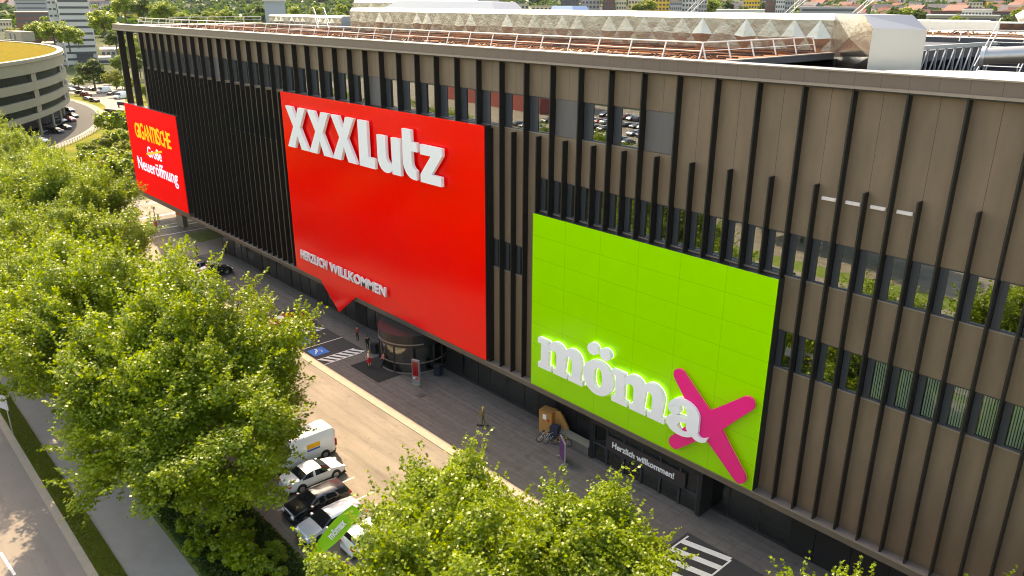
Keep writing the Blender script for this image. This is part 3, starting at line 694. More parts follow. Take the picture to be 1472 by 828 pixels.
# ------------------------------------------------------------------ vehicles
def interp(tab, x):
    xs = [t[0] for t in tab]
    if x <= xs[0]: return tab[0][1]
    for (a, va), (b, vb) in zip(tab[:-1], tab[1:]):
        if x <= b:
            t = (x-a)/(b-a); t2 = t*t*(3-2*t)*.35+t*.65; return va+(vb-va)*t2
    return tab[-1][1]
def vehicle(name, label, cat, loc, rz, paint, kind='sedan', group=None):
    """+X is the front; origin on the ground under the centre"""
    t = thing(name, label, cat, loc, rz, group)
    if kind == 'sedan':
        L, W2 = 4.65, .91
        top = [(-2.32,.78),(-2.2,.98),(-1.55,1.06),(-.85,1.36),(-.3,1.44),(.25,1.42),(1.15,1.0),(1.9,.86),(2.2,.72),(2.32,.5)]
        belt = [(-2.32,.74),(-2.2,.93),(-1.5,.97),(.9,.92),(1.9,.80),(2.2,.66),(2.32,.46)]
        g0, g1, gr0 = -1.55, 1.1, .0
        wx = (-1.38, 1.42)
    elif kind == 'estate':
        L, W2 = 4.6, .92
        top = [(-2.3,.8),(-2.22,1.0),(-1.95,1.42),(-1.2,1.5),(.1,1.5),(.35,1.47),(1.2,1.06),(1.9,.92),(2.2,.78),(2.3,.5)]
        belt = [(-2.3,.78),(-2.2,.98),(-1.9,1.0),(1.0,.98),(1.9,.86),(2.2,.72),(2.3,.46)]
        g0, g1, gr0 = -2.1, 1.15, .0
        wx = (-1.38, 1.40)
    else:
        L, W2 = 5.6, 1.0
        top = [(-2.8,2.1),(-2.72,2.38),(-2.2,2.46),(1.0,2.46),(1.35,2.36),(2.05,1.45),(2.6,1.15),(2.78,.9),(2.85,.5)]
        belt = [(-2.8,1.3),(1.9,1.32),(2.6,1.08),(2.78,.85),(2.85,.46)]
        g0, g1, gr0 = 1.0, 2.02, 1.0
        wx = (-1.75, 1.85)
    halfL = L/2
    xs = sorted(set([round(v, 3) for v in list(np.linspace(-halfL, halfL, 27))+[g0, g1]]))
    vs = []; R_ = 9
    van = kind == 'van'
    for x in xs:
        e = max(0, (abs(x)-halfL+.35)/.35); wd = W2*(1-.16*e*e); zt_ = interp(top, x); zb_ = interp(belt, x); zb_ = min(zb_, zt_-.02)
        zl = .22+.16*e; tw = wd*(.97 if not van else 1)
        roofy = zt_-zb_; k = min(1, roofy/.45) if not van else min(1, roofy/1.0)
        tx = wd*(1-.24*k) if not van else wd*(1-.10*k)
        prof = [(0, zl), (wd*.86, zl), (wd*.98, zl+.12), (wd, (zl+zb_)/2), (tw, zb_), (tx+.06*(k), zt_-.09*k-.004), (tx-.06, zt_-.02*k), (tx*.5, zt_+.015*k+.01), (0, zt_+.02*k+.015)]
        vs += [(x, -a, b) for a, b in prof]+[(x, a, b) for a, b in prof[1:-1][::-1]]
    n = 2*R_-2
    body = MB(); gl = MB(); bf = []; gf = []
    for i in range(len(xs)-1):
        xm = (xs[i]+xs[i+1])/2
        for j in range(n):
            f = (i*n+j, i*n+(j+1)%n, (i+1)*n+(j+1)%n, (i+1)*n+j)
            side = j in (4, n-5); roof = j in (5,6,7, n-6, n-7, n-8)
            zt0, zt1 = interp(top, xs[i]), interp(top, xs[i+1]); slope = abs(zt1-zt0)/(xs[i+1]-xs[i])
            isg = False
            if side and g0+.1 < xm < g1-.05 and interp(top, xm)-interp(belt, xm) > .18: isg = True
            if not van and side and (abs(xm+.25) < .09): isg = False
            if roof and slope > .38 and g0-.5 < xm < g1+.1 and (j not in ()) and interp(top, xm)-interp(belt, xm) > .06 and not (van and xm < .9): isg = True
            if van and side and xm < 1.1: isg = False
            (gf if isg else bf).append(f)
    bf.append(tuple(range(n))[::-1]); bf.append(tuple((len(xs)-1)*n+k for k in range(n)))
    body.add(vs, bf, 0, True); o = body.build('body', paint, t)
    gl.add(vs, gf, 0, True); gl.build('window_glass', M_carglass, t)
    for x in wx:
        for s_ in (-1, 1):
            y = s_*(W2-.10)
            arch = MB().tube([(x, y-.0, .36), (x, s_*(W2+.006), .36)], .40, 18).build('wheel_arch', M_plast, t)
            wh = MB().tube([(x, s_*(W2-.16), .33), (x, s_*(W2+.02), .33)], .33, 18).build('wheel', M_tyre, t)
            MB().tube([(x, s_*(W2+.01), .33), (x, s_*(W2+.03), .33)], .21, 14).build('rim', M_rim, wh)
    hz = .62 if not van else .85
    for s_ in (-1, 1):
        MB().box(halfL-.30, halfL-.015, min(s_*.52, s_*.82), max(s_*.52, s_*.82), hz-.05, hz+.10).build('headlight', M_lamp, t)
        if van: MB().box(-halfL-.02, -halfL+.1, min(s_*.80, s_*.98), max(s_*.80, s_*.98), .75, 1.35).build('taillight', M_tail, t)
        else: MB().box(-halfL-.01, -halfL+.22, min(s_*.55, s_*.86), max(s_*.55, s_*.86), .72, .86).build('taillight', M_tail, t)
        MB().box(g1-.35, g1-.2, min(s_*W2, s_*(W2+.2)), max(s_*W2, s_*(W2+.2)), interp(belt, g1-.3)+.0, interp(belt, g1-.3)+.16).build('mirror', paint, t)
    MB().box(halfL-.12, halfL+.02, -.6, .6, .3, .5).build('grille', M_plast, t)
    MB().box(-halfL-.03, -halfL+.05, -W2*.8, W2*.8, .26, .48 if not van else .5).build('bumper', M_plast if van else paint, t)
    if not van: MB().box(-halfL+.0, halfL, -W2*.93, W2*.93, .16, .24).build('underside', M_plast, t)
    else: MB().box(-halfL+.1, halfL-.2, -W2*.93, W2*.93, .2, .3).build('underside', M_plast, t)
    return t
up, dn = PI/2, -PI/2
van = vehicle('delivery_van', 'white delivery van with yellow and blue sticker, tail to the driveway', 'van', (-50.0,23.4,0), dn, CP['white'], 'van')
MB().box(-1.35, -.25, .995, 1.008, 1.32, 1.72).build('yellow_sticker', mat('sticker_yellow', s2l((.95,.68,.08)), .5), van)
MB().box(-1.35, -.25, .996, 1.010, 1.14, 1.28).build('blue_sticker', mat('sticker_blue', s2l((.16,.30,.68)), .5), van)
text_mesh('LIEFER', 'lettering', mat('sticker_letter', s2l((.80,.16,.08)), .5), van, -1.3, -.3, 1.38, 1.66, 1.008, .008) if False else None
vehicle('white_saloon', 'white saloon car parked between the delivery van and the black estate', 'car', (-46.9,22.9,0), up, CP['white'])
vehicle('black_estate', 'glossy black estate car between the white saloon and the silver-white estate', 'car', (-43.6,21.4,0), dn, CP['black'], 'estate')
vehicle('white_estate', 'silver-white estate car with black windscreen nearest the green flag', 'car', (-40.9,21.0,0), dn, carpaint('pearl', (.60,.61,.64), .2), 'estate')
vehicle('white_estate', 'white car mostly hidden under the front tree beside the green flag', 'car', (-37.9,22.6,0), up, CP['white'], 'estate')
vehicle('grey_saloon', 'dark grey saloon parked by the far end of the plaza, nearer the trees', 'car', (-100.6,36.0,0), up, CP['silver'])
vehicle('black_saloon', 'black saloon parked by the far end of the plaza, behind the dark grey one', 'car', (-97.8,36.6,0), up, CP['black'])
vehicle('red_saloon', 'dark red saloon parked beyond the striped disabled bay', 'car', (-75.6,36.0,0), up, CP['red'])
# distant cars : copies of two small prototypes
far_defs = [
 (121,207,None)]
cols = ['black','white','silver','dark','grey','red','blue']
proto_s = vehicle('parked_car', 'white car at the left end of the far car park row', 'car', (*P(102,131)[:2], 0), .3, CP['white'], group='cars in the far car park')
proto_e = vehicle('parked_car', 'dark estate, first dark car of the back row in the far car park', 'car', (*P(115,129)[:2], 0), .6, CP['dark'], 'estate', group='cars in the far car park')
proto_v = vehicle('parked_van', 'white van with red side in the middle of the far car park', 'van', (*P(149,133.5)[:2], 0), -1.2, CP['white'], 'van', group='cars in the far car park')
def place_car(pr, x, y, rz, color, label, group, z=0):
    o = dup(pr, (x, y, z), rz, label, group)
    for c in o.children:
        if c.name.split('.')[0] in ('body', 'mirror', 'bumper') and color: c.material_slots[0].link = 'OBJECT'; c.material_slots[0].material = CP[color]
    return o
for px, py, rz, c, pr, lab in (
  (117,135,.7,'black',proto_s,'black car in the front row of the far car park, left one'),
  (124,138.5,.5,'red',proto_e,'dark red car in the front row of the far car park'),
  (129,130,.7,'silver',proto_s,'silver car in the back row of the far car park'),
  (138,131,.8,'dark',proto_s,'dark car squeezed left of the white van in the far car park'),
  (162,136.5,-1,'black',proto_e,'black car right of the white van in the far car park'),
  (174,142,-1,None,proto_v,'white van half hidden behind the first facade fin'),
  (136,146.5,.3,'black',proto_e,'black car at the tip of the far car park\'s front row'),
  (127,144,.3,'silver',proto_s,'silver car second from the tip of the front row'),
  (103,125.5,.9,'white',proto_s,'white car half hidden behind the round building'),
  (109,118,.9,'white',proto_s,'pale car on the lane behind the round building'),
  (150,119,.9,'white',proto_e,'white car among the bushes beyond the far car park')):
    p = P(px, py); place_car(pr, p.x, p.y, rz, c, lab, 'cars in the far car park')
for i, (px, py, c, lab) in enumerate(((100,161,'black','black car farthest along under the round building'), (104.5,169,'dark','dark car second farthest under the round building'), (100.5,174.5,'red','dark red car between two columns of the round building'),
  (93,185.5,'black','black car jutting out on the bend under the round building'), (81,191,'black','black car beside the middle column of the round building'), (57,191,'dark','dark car behind the left column of the round building'),
  (85.5,175.5,'white','white car deep under the round building'), (70,184,'silver','silver car deep under the round building near the left column'), (56,205,'white','white car by the tree top in front of the round building'))):
    p = P(px, py); place_car(proto_s if i % 2 else proto_e, p.x, p.y, .2+i*.05, c, lab, 'cars under the round building')
# cars of the lot across the street, seen mirrored in the windows
for i in range(64):
    r_, c_ = divmod(i, 16)
    if random.random() < .88: place_car((proto_s, proto_e)[i % 2], -128-c_*2.75, (-76, -88, -99, -111)[r_]+random.uniform(-.3,.3), up if i % 3 else dn, cols[(i*3+r_) % 7], 'parked car across the street, seen only mirrored in the windows', 'cars mirrored in the facade windows')
# ------------------------------------------------------------------ people
M_skin = mat('skin', s2l((.80,.60,.48)), .6); M_hair = mat('dark_hair', s2l((.13,.09,.07)), .7); M_blond = mat('blond_hair', s2l((.85,.70,.30)), .7)
def cloth(n, c): return mat('cloth_'+n, s2l(c), .85)
def person(label, loc, rz, shirt, trousers, hair, h=1.74, stride=.0, arms=(.1,.1), skirt=False, lean=0, shoes=(.1,.1,.1), hold=None, bare=False):
    t = thing('person', label, 'person', loc, rz, None)
    s = h/1.74
    J = {}; E_ = []
    def j(n, x, y, z, r, par=None):
        J[n] = (x*s, y*s, z*s, r*s, len(J))
        if par: E_.append((J[par][4], J[n][4]))
    st = stride
    j('pelvis', 0,0,.95,.13); j('waist', .01+lean*.2,0,1.08,.125,'pelvis'); j('chest', .02+lean*.5,0,1.30,.145,'waist'); j('neck', .02+lean*.8,0,1.47,.06,'chest'); j('head0', .03+lean,0,1.56,.075,'neck'); j('head', .03+lean,0,1.65,.095,'head0'); j('crown', .02+lean,0,1.71,.07,'head')
    for sd, sg in (('l',1),('r',-1)):
        f = st*sg
        j('hip'+sd, 0,sg*.09,.92,.095,'pelvis'); j('knee'+sd, f*.45+.02,sg*.10,.50,.062,'hip'+sd); j('ankle'+sd, f*.8-(.12 if f < 0 else 0),sg*.10,.09+(.08 if f < 0 else 0),.042,'knee'+sd); j('toe'+sd, f*.8+.16-(.12 if f < 0 else 0),sg*.11,.045,.038,'ankle'+sd)
        a = arms[0] if sg > 0 else arms[1]
        j('sh'+sd, .02+lean*.6,sg*.19,1.40,.06,'chest'); j('el'+sd, .02+a*.3+lean*.4,sg*.26,1.12,.045,'sh'+sd)
        j('wr'+sd, .02+a+lean*.3,sg*.25,.90+max(0,a)*.55,.030,'el'+sd); j('palm'+sd, .04+a*1.1+lean*.3,sg*.25,.83+max(0,a)*.6,.032,'wr'+sd)
        for q in range(5):
            j('f%d'%q+sd, .02+a*1.1+.02*q+lean*.3,sg*(.24-.02*(q == 4)),.755+max(0,a)*.6+.01*abs(q-2)+(.035 if q == 4 else 0),.009,'palm'+sd)
    me = bpy.data.meshes.new('body'); me.from_pydata([v[:3] for v in J.values()], E_, [])
    o = bpy.data.objects.new('body', me); col.objects.link(o)
    m = o.modifiers.new('s', 'SKIN'); m.use_smooth_shade = True
    for k, v in enumerate(J.values()): me.skin_vertices[0].data[k].radius = (v[3], v[3]*(1.25 if k in (0,1,2) else 1))
    me.skin_vertices[0].data[0].use_root = True
    o.modifiers.new('u', 'SUBSURF').levels = 1
    dg = bpy.context.evaluated_depsgraph_get(); me2 = bpy.data.meshes.new_from_object(o.evaluated_get(dg))
    bpy.data.objects.remove(o)
    ms = [M_skin, shirt, trousers, cloth('shoe%d'%int(shoes[0]*9), shoes)]
    me2.materials.clear()
    for q in ms: me2.materials.append(q)
    for p_ in me2.polygons:
        z = p_.center.z/s; r_ = abs(p_.center.y)/s
        if z > 1.46: k = 0
        elif z > 1.0 and r_ < .30 and not (bare and r_ > .2 and z < 1.25): k = 1
        elif r_ > .20 and z > .70: k = 0 if z < .93 or bare else 1
        elif z > .10: k = 2 if (z > .45 or not skirt) else 0
        else: k = 3
        p_.material_index = k
    o2 = bpy.data.objects.new('body', me2); col.objects.link(o2); o2.parent = t
    hx = (.02+lean)*s
    hb = MB().tube([(hx-.015, 0, 1.60*s), (hx-.02, 0, 1.70*s), (hx-.01, 0, 1.765*s)], [.085*s, .11*s, .05*s], 10)
    hb.build('hair', hair, t)
    fc = MB().box(hx+.088*s, hx+.10*s, -.045, -.02, 1.655*s, 1.67*s).box(hx+.088*s, hx+.10*s, .02, .045, 1.655*s, 1.67*s).box(hx+.085*s, hx+.098*s, -.025, .025, 1.585*s, 1.595*s).build('face_features', M_hair, t)
    if skirt: MB().tube([(0,0,1.0*s),(0,0,.8*s),(0,0,.5*s)], [.15,.20,.26], 12).build('skirt', trousers, t)
    return t
G2 = lambda px, py: P(px, py)
p = P(694.5,612.5); ps = person('person in olive clothes riding a small scooter across the empty plaza', (p.x,p.y,.10), -2.4, cloth('olive', (.50,.42,.18)), cloth('olive2', (.38,.33,.16)), M_blond, 1.72, .1, (.45,.45))
sc = thing('kick_scooter', 'small kick scooter under the rider in olive on the plaza', 'scooter', (p.x,p.y,0), -2.4)
MB().box(-.35,.4,-.07,.07,.07,.10).build('deck', M_plast, sc); MB().tube([(.4,0,.1),(.48,0,1.02)], .02, 8).build('steering_post', M_steel, sc); MB().tube([(.48,-.28,1.03),(.48,.28,1.03)], .018, 8).build('handlebar', M_plast, sc)
for x in (-.42, .46): MB().tube([(x,-.02,.08),(x,.02,.08)], .08, 14).build('wheel', M_tyre, sc)
p = P(514.5,489.5); person('person in black with coral top standing farthest left of the entrance', (*p[:2],0), -1.2, cloth('coral', (.55,.25,.22)), cloth('black', (.07,.07,.07)), M_hair, 1.68)
p = P(529,504); person('person in black reaching forward between the bin and the striped bay', (*p[:2],0), -.3, cloth('black', (.07,.07,.07)), cloth('black', (.07,.07,.07)), M_hair, 1.7, .0, (.5,.3), lean=.1)
p = P(531,527); person('blond person in a cream top and red skirt on the entrance mat', (*p[:2],.03), -1.9, cloth('cream', (.82,.74,.62)), cloth('redskirt', (.72,.08,.10)), M_blond, 1.66, .1, (.2,.2), skirt=True, bare=True)
p = P(553,529); person('person in pink top and blue jeans striding across the entrance mat', (*p[:2],.03), -2.9, cloth('pink', (.80,.50,.48)), cloth('jeans', (.14,.19,.30)), M_hair, 1.72, .48, (.25,-.2))
p = P(324.5,365.5); person('person in a red shirt standing in the shade at the far end of the store', (*p[:2],0), 2.0, cloth('redshirt', (.68,.16,.14)), cloth('darktr', (.16,.15,.15)), M_hair, 1.76, .12)
p = P(344,361.5); person('person in black walking behind the glass corner at the far end', (*p[:2],0), 2.4, cloth('black', (.07,.07,.07)), cloth('black', (.07,.07,.07)), M_hair, 1.76, .25)
p = P(284,369.5); person('person in a pinkish shirt partly hidden behind the parked black saloon', (*p[:2],0), .5, cloth('pinkish', (.70,.42,.40)), cloth('darktr', (.16,.15,.15)), M_hair, 1.7)
# ------------------------------------------------------------------ street furniture
p = P(599,553); t = thing('info_pylon', 'tall grey information pylon with dark red screen on the plaza', 'information pylon', (p.x,p.y,0), .35)
MB().box(-.45,.45,-.18,.18,0,.10).build('base', M_conc, t); MB().box(-.40,.40,-.11,.11,.10,2.55).build('case', mat('pylon_grey', s2l((.52,.51,.52)), .4), t)
MB().box(-.33,.33,-.13,-.112,.95,2.4).build('screen', mat('screen_maroon', s2l((.32,.05,.07)), .15, emit=.2), t); MB().box(-.02,.25,-.135,-.112,.62,.78).build('red_logo', mat('logo_red', (.7,.01,.01), .4), t)
MB().box(-.3,-.06,-.135,-.112,.66,.78).build('white_logo', M_white, t)
def bin_(label, x, y):
    t = thing('litter_bin', label, 'litter bin', (x,y,0), .4, 'litter bins beside the entrance')
    MB().box(-.32,.32,-.32,.32,.04,1.0).box(-.28,.28,-.28,.28,0,.04).build('body', mat('bin_blue', s2l((.13,.15,.19)), .4), t)
    MB().box(-.35,.35,-.35,.35,1.0,1.08).box(-.2,.2,-.2,.2,1.08,1.12).build('lid', M_plast, t)
bin_('square dark litter bin left of the revolving entrance', -63.2, 38.9); bin_('square dark litter bin right of the revolving entrance', -54.8, 40.6)
# bicycles
def bike(label, loc, rz, fr):
    t = thing('bicycle', label, 'bicycle', loc, rz, 'bicycles by the cardboard box')
    for x in (0, 1.05):
        pts = [(x+.33*math.cos(a), 0, .35+.33*math.sin(a)) for a in np.linspace(0, 2*PI, 21)]
        wh = MB().tube(pts, .022, 6, cap=False).build('wheel', M_tyre, t)
        sp = MB()
        for k in range(8): a = PI*k/8; sp.tube([(x+.32*math.cos(a),0,.35+.32*math.sin(a)), (x-.32*math.cos(a),0,.35-.32*math.sin(a))], .004, 4)
        sp.build('spokes', M_steel, wh)
    f = MB()
    for a, b in (((0,0,.35),(.42,0,.33)), ((.42,0,.33),(.3,0,.85)), ((.3,0,.82),(.9,0,.86)), ((.42,0,.33),(.88,0,.76)), ((0,0,.35),(.3,0,.80)), ((1.05,0,.35),(.86,0,.98))): f.tube([a,b], .022, 6)
    f.build('frame', fr, t); MB().box(.18,.42,-.07,.07,.92,.98).tube([(.3,0,.82),(.29,0,.94)], .015, 6).build('saddle', M_plast, t)
    MB().tube([(.78,-.29,1.04),(.86,-.2,1.0),(.86,.2,1.0),(.78,.29,1.04)], .016, 6).build('handlebar', M_plast, t); MB().tube([(.42,-.02,.33),(.42,.02,.33)], .09, 12).build('chainring', M_steel, t)
bike('silver bicycle leaning in front of the cardboard box', (-39.5,39.3,0), 1.25, M_steel); bike('second silver bicycle, just right of the first by the box', (-39.0,39.5,0), 1.3, M_steel)
bike('yellow bicycle standing right of the dark delivery bag', (-38.4,39.9,0), .55, mat('bike_yellow', s2l((.72,.55,.18)), .4))
M_card = mat('cardboard', s2l((.68,.48,.25)), .9, var=.08, scale=3)
t = thing('cardboard_box', 'tall brown cardboard box with white label by the dark wall', 'box', (-40.3,41.0,0), .2)
MB().box(-.62,.62,-.45,.45,0,2.05).build('carton', M_card, t); MB().box(-.25,.1,-.47,-.452,1.3,1.75).build('white_label', M_white, t); MB().box(.2,.4,-.47,-.452,1.15,1.4).build('red_label', mat('label_red', (.5,.02,.01), .6), t)
MB().add([(-.62,-.45,2.05),(.62,-.45,2.05),(.55,-.75,2.25),(-.55,-.75,2.25)], [(0,1,2,3),(3,2,1,0)]).build('flap', M_card, t)
t = thing('folded_cardboard', 'folded sheets of cardboard leaning right of the tall box', 'cardboard', (-39.4,41.3,0), .1)
MB().poly_y([(-.3,0),(1.1,0),(.9,1.2),(.2,2.2),(-.3,2.1)], -.1, .0).build('front_sheet', M_card, t); MB().poly_y([(-.1,0),(1.3,0),(1.0,1.0),(.4,1.9),(-.1,1.9)], .02, .1).build('rear_sheet', M_card, t)
t = thing('delivery_bag', 'dark blue delivery box between the bicycles and cardboard', 'delivery box', (-38.9,40.4,0), .3)
MB().box(-.35,.35,-.3,.3,.25,1.35).build('bag', mat('bag_navy', s2l((.13,.15,.22)), .7), t); MB().box(-.3,.3,-.28,.28,.0,.25).build('rack', M_plast, t)
t = thing('poster_stand', 'purple poster board standing before the second entrance', 'poster stand', (-36.3,38.6,0), -.55)
MB().box(-.75,.75,-.06,.06,.15,1.95).build('frame', M_steel, t); MB().box(-.68,.68,-.075,-.062,.22,1.88).build('poster', mat('poster_purple', s2l((.30,.13,.35)), .5), t); MB().box(-.7,-.6,-.3,.3,0,.15).box(.6,.7,-.3,.3,0,.15).build('feet', M_steel, t)
t = thing('low_wall', 'low grey wall block beside the bicycles and second entrance', 'low wall', (-36.9,41.0,0), 0)
MB().box(-1.9,1.4,-.35,.35,0,.75).build('wall_block', M_pave, t); MB().box(-1.95,1.45,-.4,.4,.75,.83).build('coping', M_conc, t)
p = P(263,325); t = thing('advertising_pillar', 'grey pillar with orange top on the sunny side street', 'pillar', (p.x,p.y,0), .2)
MB().box(-.85,.85,-.4,.4,0,1.9).build('shaft', mat('pillar_grey', s2l((.60,.58,.54)), .6), t); MB().box(-.9,.9,-.45,.45,1.9,2.2).build('orange_top', mat('pillar_orange', s2l((.85,.32,.12)), .5), t); MB().box(-.2,.2,-.1,.1,2.2,2.9).build('vent', M_conc, t)
p = P(226,334); t = thing('street_post', 'thin pale post with orange box at its foot on the side street', 'post', (p.x,p.y,0), 0)
MB().tube([(0,0,0),(0,0,3.9)], .07, 8).build('pole', M_conc, t); MB().box(-.4,.25,-.15,.15,3.7,4.1).build('head', M_wsteel, t); MB().box(-.32,.0,-.2,.2,.9,1.7).build('orange_box', mat('pillar_orange', (1,1,1)), t)
p = P(229,323); t = thing('direction_sign', 'small grey board with green top by the thin post', 'sign', (p.x,p.y,0), .1)
MB().box(-.3,.3,-.04,.04,.3,1.2).build('board', M_conc, t); MB().box(-.3,.3,-.041,.041,1.2,1.75).build('green_panel', mat('sign_green', s2l((.66,.70,.30)), .6), t); MB().box(-.25,-.2,-.03,.03,0,.3).box(.2,.25,-.03,.03,0,.3).build('leg', M_steel, t)
# road sign seen from behind at the left edge
p = P(19,625); t = thing('road_sign', 'grey-backed road sign on a thin post beside the left tree', 'road sign', (p.x,p.y,0), math.radians(20))
MB().tube([(0,0,0),(0,0,3.6)], .05, 8).build('post', M_steel, t); MB().box(-.9,.25,-.03,.03,2.3,3.0).box(-.9,.25,-.03,.03,3.05,3.6).build('panel', mat('sign_back', s2l((.66,.67,.70)), .5), t)
# green feather flag
t = thing('feather_flag', 'leaning green feather flag with white lettering in front of the white cars', 'flag', (0,0,0))
A = P(438,812,.55); B = P(497,748,4.3); nrm = Vector((.62,-.55,.35)).normalized()
ax = (B-A); L_ = ax.length; ax.normalize(); sd = ax.cross(nrm).normalized(); nr = sd.cross(ax).normalized()
b = MB(); N = 14; v = []
for i in range(N+1):
    u = i/N; wd = 1.0*math.sin(min(1, u*.93)*PI*.80)**1.25
    for s_ in (-1, 0, 1): v.append(A+ax*(u*L_*1.25)+sd*(wd*.52*s_)+nr*(.10*math.sin(u*5)+.12*(s_*s_)))
b.add(v, [(3*i+j, 3*i+j+1, 3*i+j+4, 3*i+j+3) for i in range(N) for j in range(2)], 0, True)
M_flag = mat('flag_green', s2l((.52,.76,.08)), .6); b.build('cloth', M_flag, t)
tm = text_mesh('mömax', 'lettering', M_white, t, 0, 1.7, 0, .46, 0, .01, bold=.03)
tm.matrix_world = Matrix(((ax.x, nr.x, -sd.x, 0), (ax.y, nr.y, -sd.y, 0), (ax.z, nr.z, -sd.z, 0), (0,0,0,1))) ; 
_s = 1 if nr.dot(Vector((0,0,CH))-A) > 0 else -1
tm.location = A+ax*(L_*.66)+sd*.2+nr*.22*_s
MB().tube([A+ax*(L_*1.25)+sd*.6, (A+ax*(L_*1.25)+sd*.6).lerp(Vector((-35.4,20.3,0)), .6), (-35.4,20.3,0)], .03, 6).build('pole', M_steel, t)
struct(MB().box(-39.2, -30, 17.9, 19.6, -.1, .12).build('kerb_island', M_kerb))
# ------------------------------------------------------------------ foliage
def leafmat(name, c_lo, c_hi, trans, gloss=.35, rough=.38, scale=.25):
    m = bpy.data.materials.new(name); m.use_nodes = True; n = m.node_tree; n.nodes.clear()
    o = n.nodes.new('ShaderNodeOutputMaterial'); at = n.nodes.new('ShaderNodeAttribute'); at.attribute_name = 'tint'
    tc = n.nodes.new('ShaderNodeNewGeometry'); no = n.nodes.new('ShaderNodeTexNoise'); no.inputs['Scale'].default_value = scale
    n.links.new(tc.outputs['Position'], no.inputs[0])
    av = n.nodes.new('ShaderNodeMath'); av.operation = 'MULTIPLY_ADD'; n.links.new(at.outputs['Fac'], av.inputs[0]); av.inputs[1].default_value = .6
    sc_ = n.nodes.new('ShaderNodeMath'); sc_.operation = 'MULTIPLY'; n.links.new(no.outputs[0], sc_.inputs[0]); sc_.inputs[1].default_value = .5
    n.links.new(sc_.outputs[0], av.inputs[2])
    r = n.nodes.new('ShaderNodeValToRGB'); r.color_ramp.elements[0].position = .15; r.color_ramp.elements[1].position = .85
    r.color_ramp.elements[0].color = (*c_lo, 1); r.color_ramp.elements[1].color = (*c_hi, 1); n.links.new(av.outputs[0], r.inputs[0])
    b = n.nodes.new('ShaderNodeBsdfPrincipled'); b.inputs['Roughness'].default_value = rough; b.inputs['Specular IOR Level'].default_value = gloss
    n.links.new(r.outputs[0], b.inputs['Base Color'])
    tr_ = n.nodes.new('ShaderNodeBsdfTranslucent'); mt = n.nodes.new('ShaderNodeMix'); mt.data_type = 'RGBA'; mt.blend_type = 'MULTIPLY'; mt.inputs['Factor'].default_value = 1
    n.links.new(r.outputs[0], mt.inputs['A']); mt.inputs['B'].default_value = (*trans, 1); n.links.new(mt.outputs['Result'], tr_.inputs[0])
    ad = n.nodes.new('ShaderNodeMixShader'); ad.inputs[0].default_value = .42; n.links.new(b.outputs[0], ad.inputs[1]); n.links.new(tr_.outputs[0], ad.inputs[2]); n.links.new(ad.outputs[0], o.inputs[0])
    return m
M_leaf = leafmat('plane_leaf', (.05,.10,.004), (.255,.335,.010), (1.9,1.7,.5), .42, .40)
M_leaf2 = leafmat('dark_leaf', (.035,.07,.012), (.12,.17,.025), (1.5,1.5,.6), .3, .5, .05)
M_leaf3 = leafmat('yellow_leaf', (.12,.15,.012), (.26,.28,.03), (1.5,1.4,.5), .3, .5, .05)
M_bark = mat('bark', s2l((.42,.38,.30)), .9, c2=s2l((.26,.22,.17)), scale=3, bump=.3)
STAR = np.array([(0,-.5),(.40,-.34),(.22,-.02),(.52,.22),(.16,.24),(0,.58),(-.16,.24),(-.52,.22),(-.22,-.02),(-.40,-.34)])
QUAD = np.array([(0,-.5),(.42,0),(0,.5),(-.42,0)])
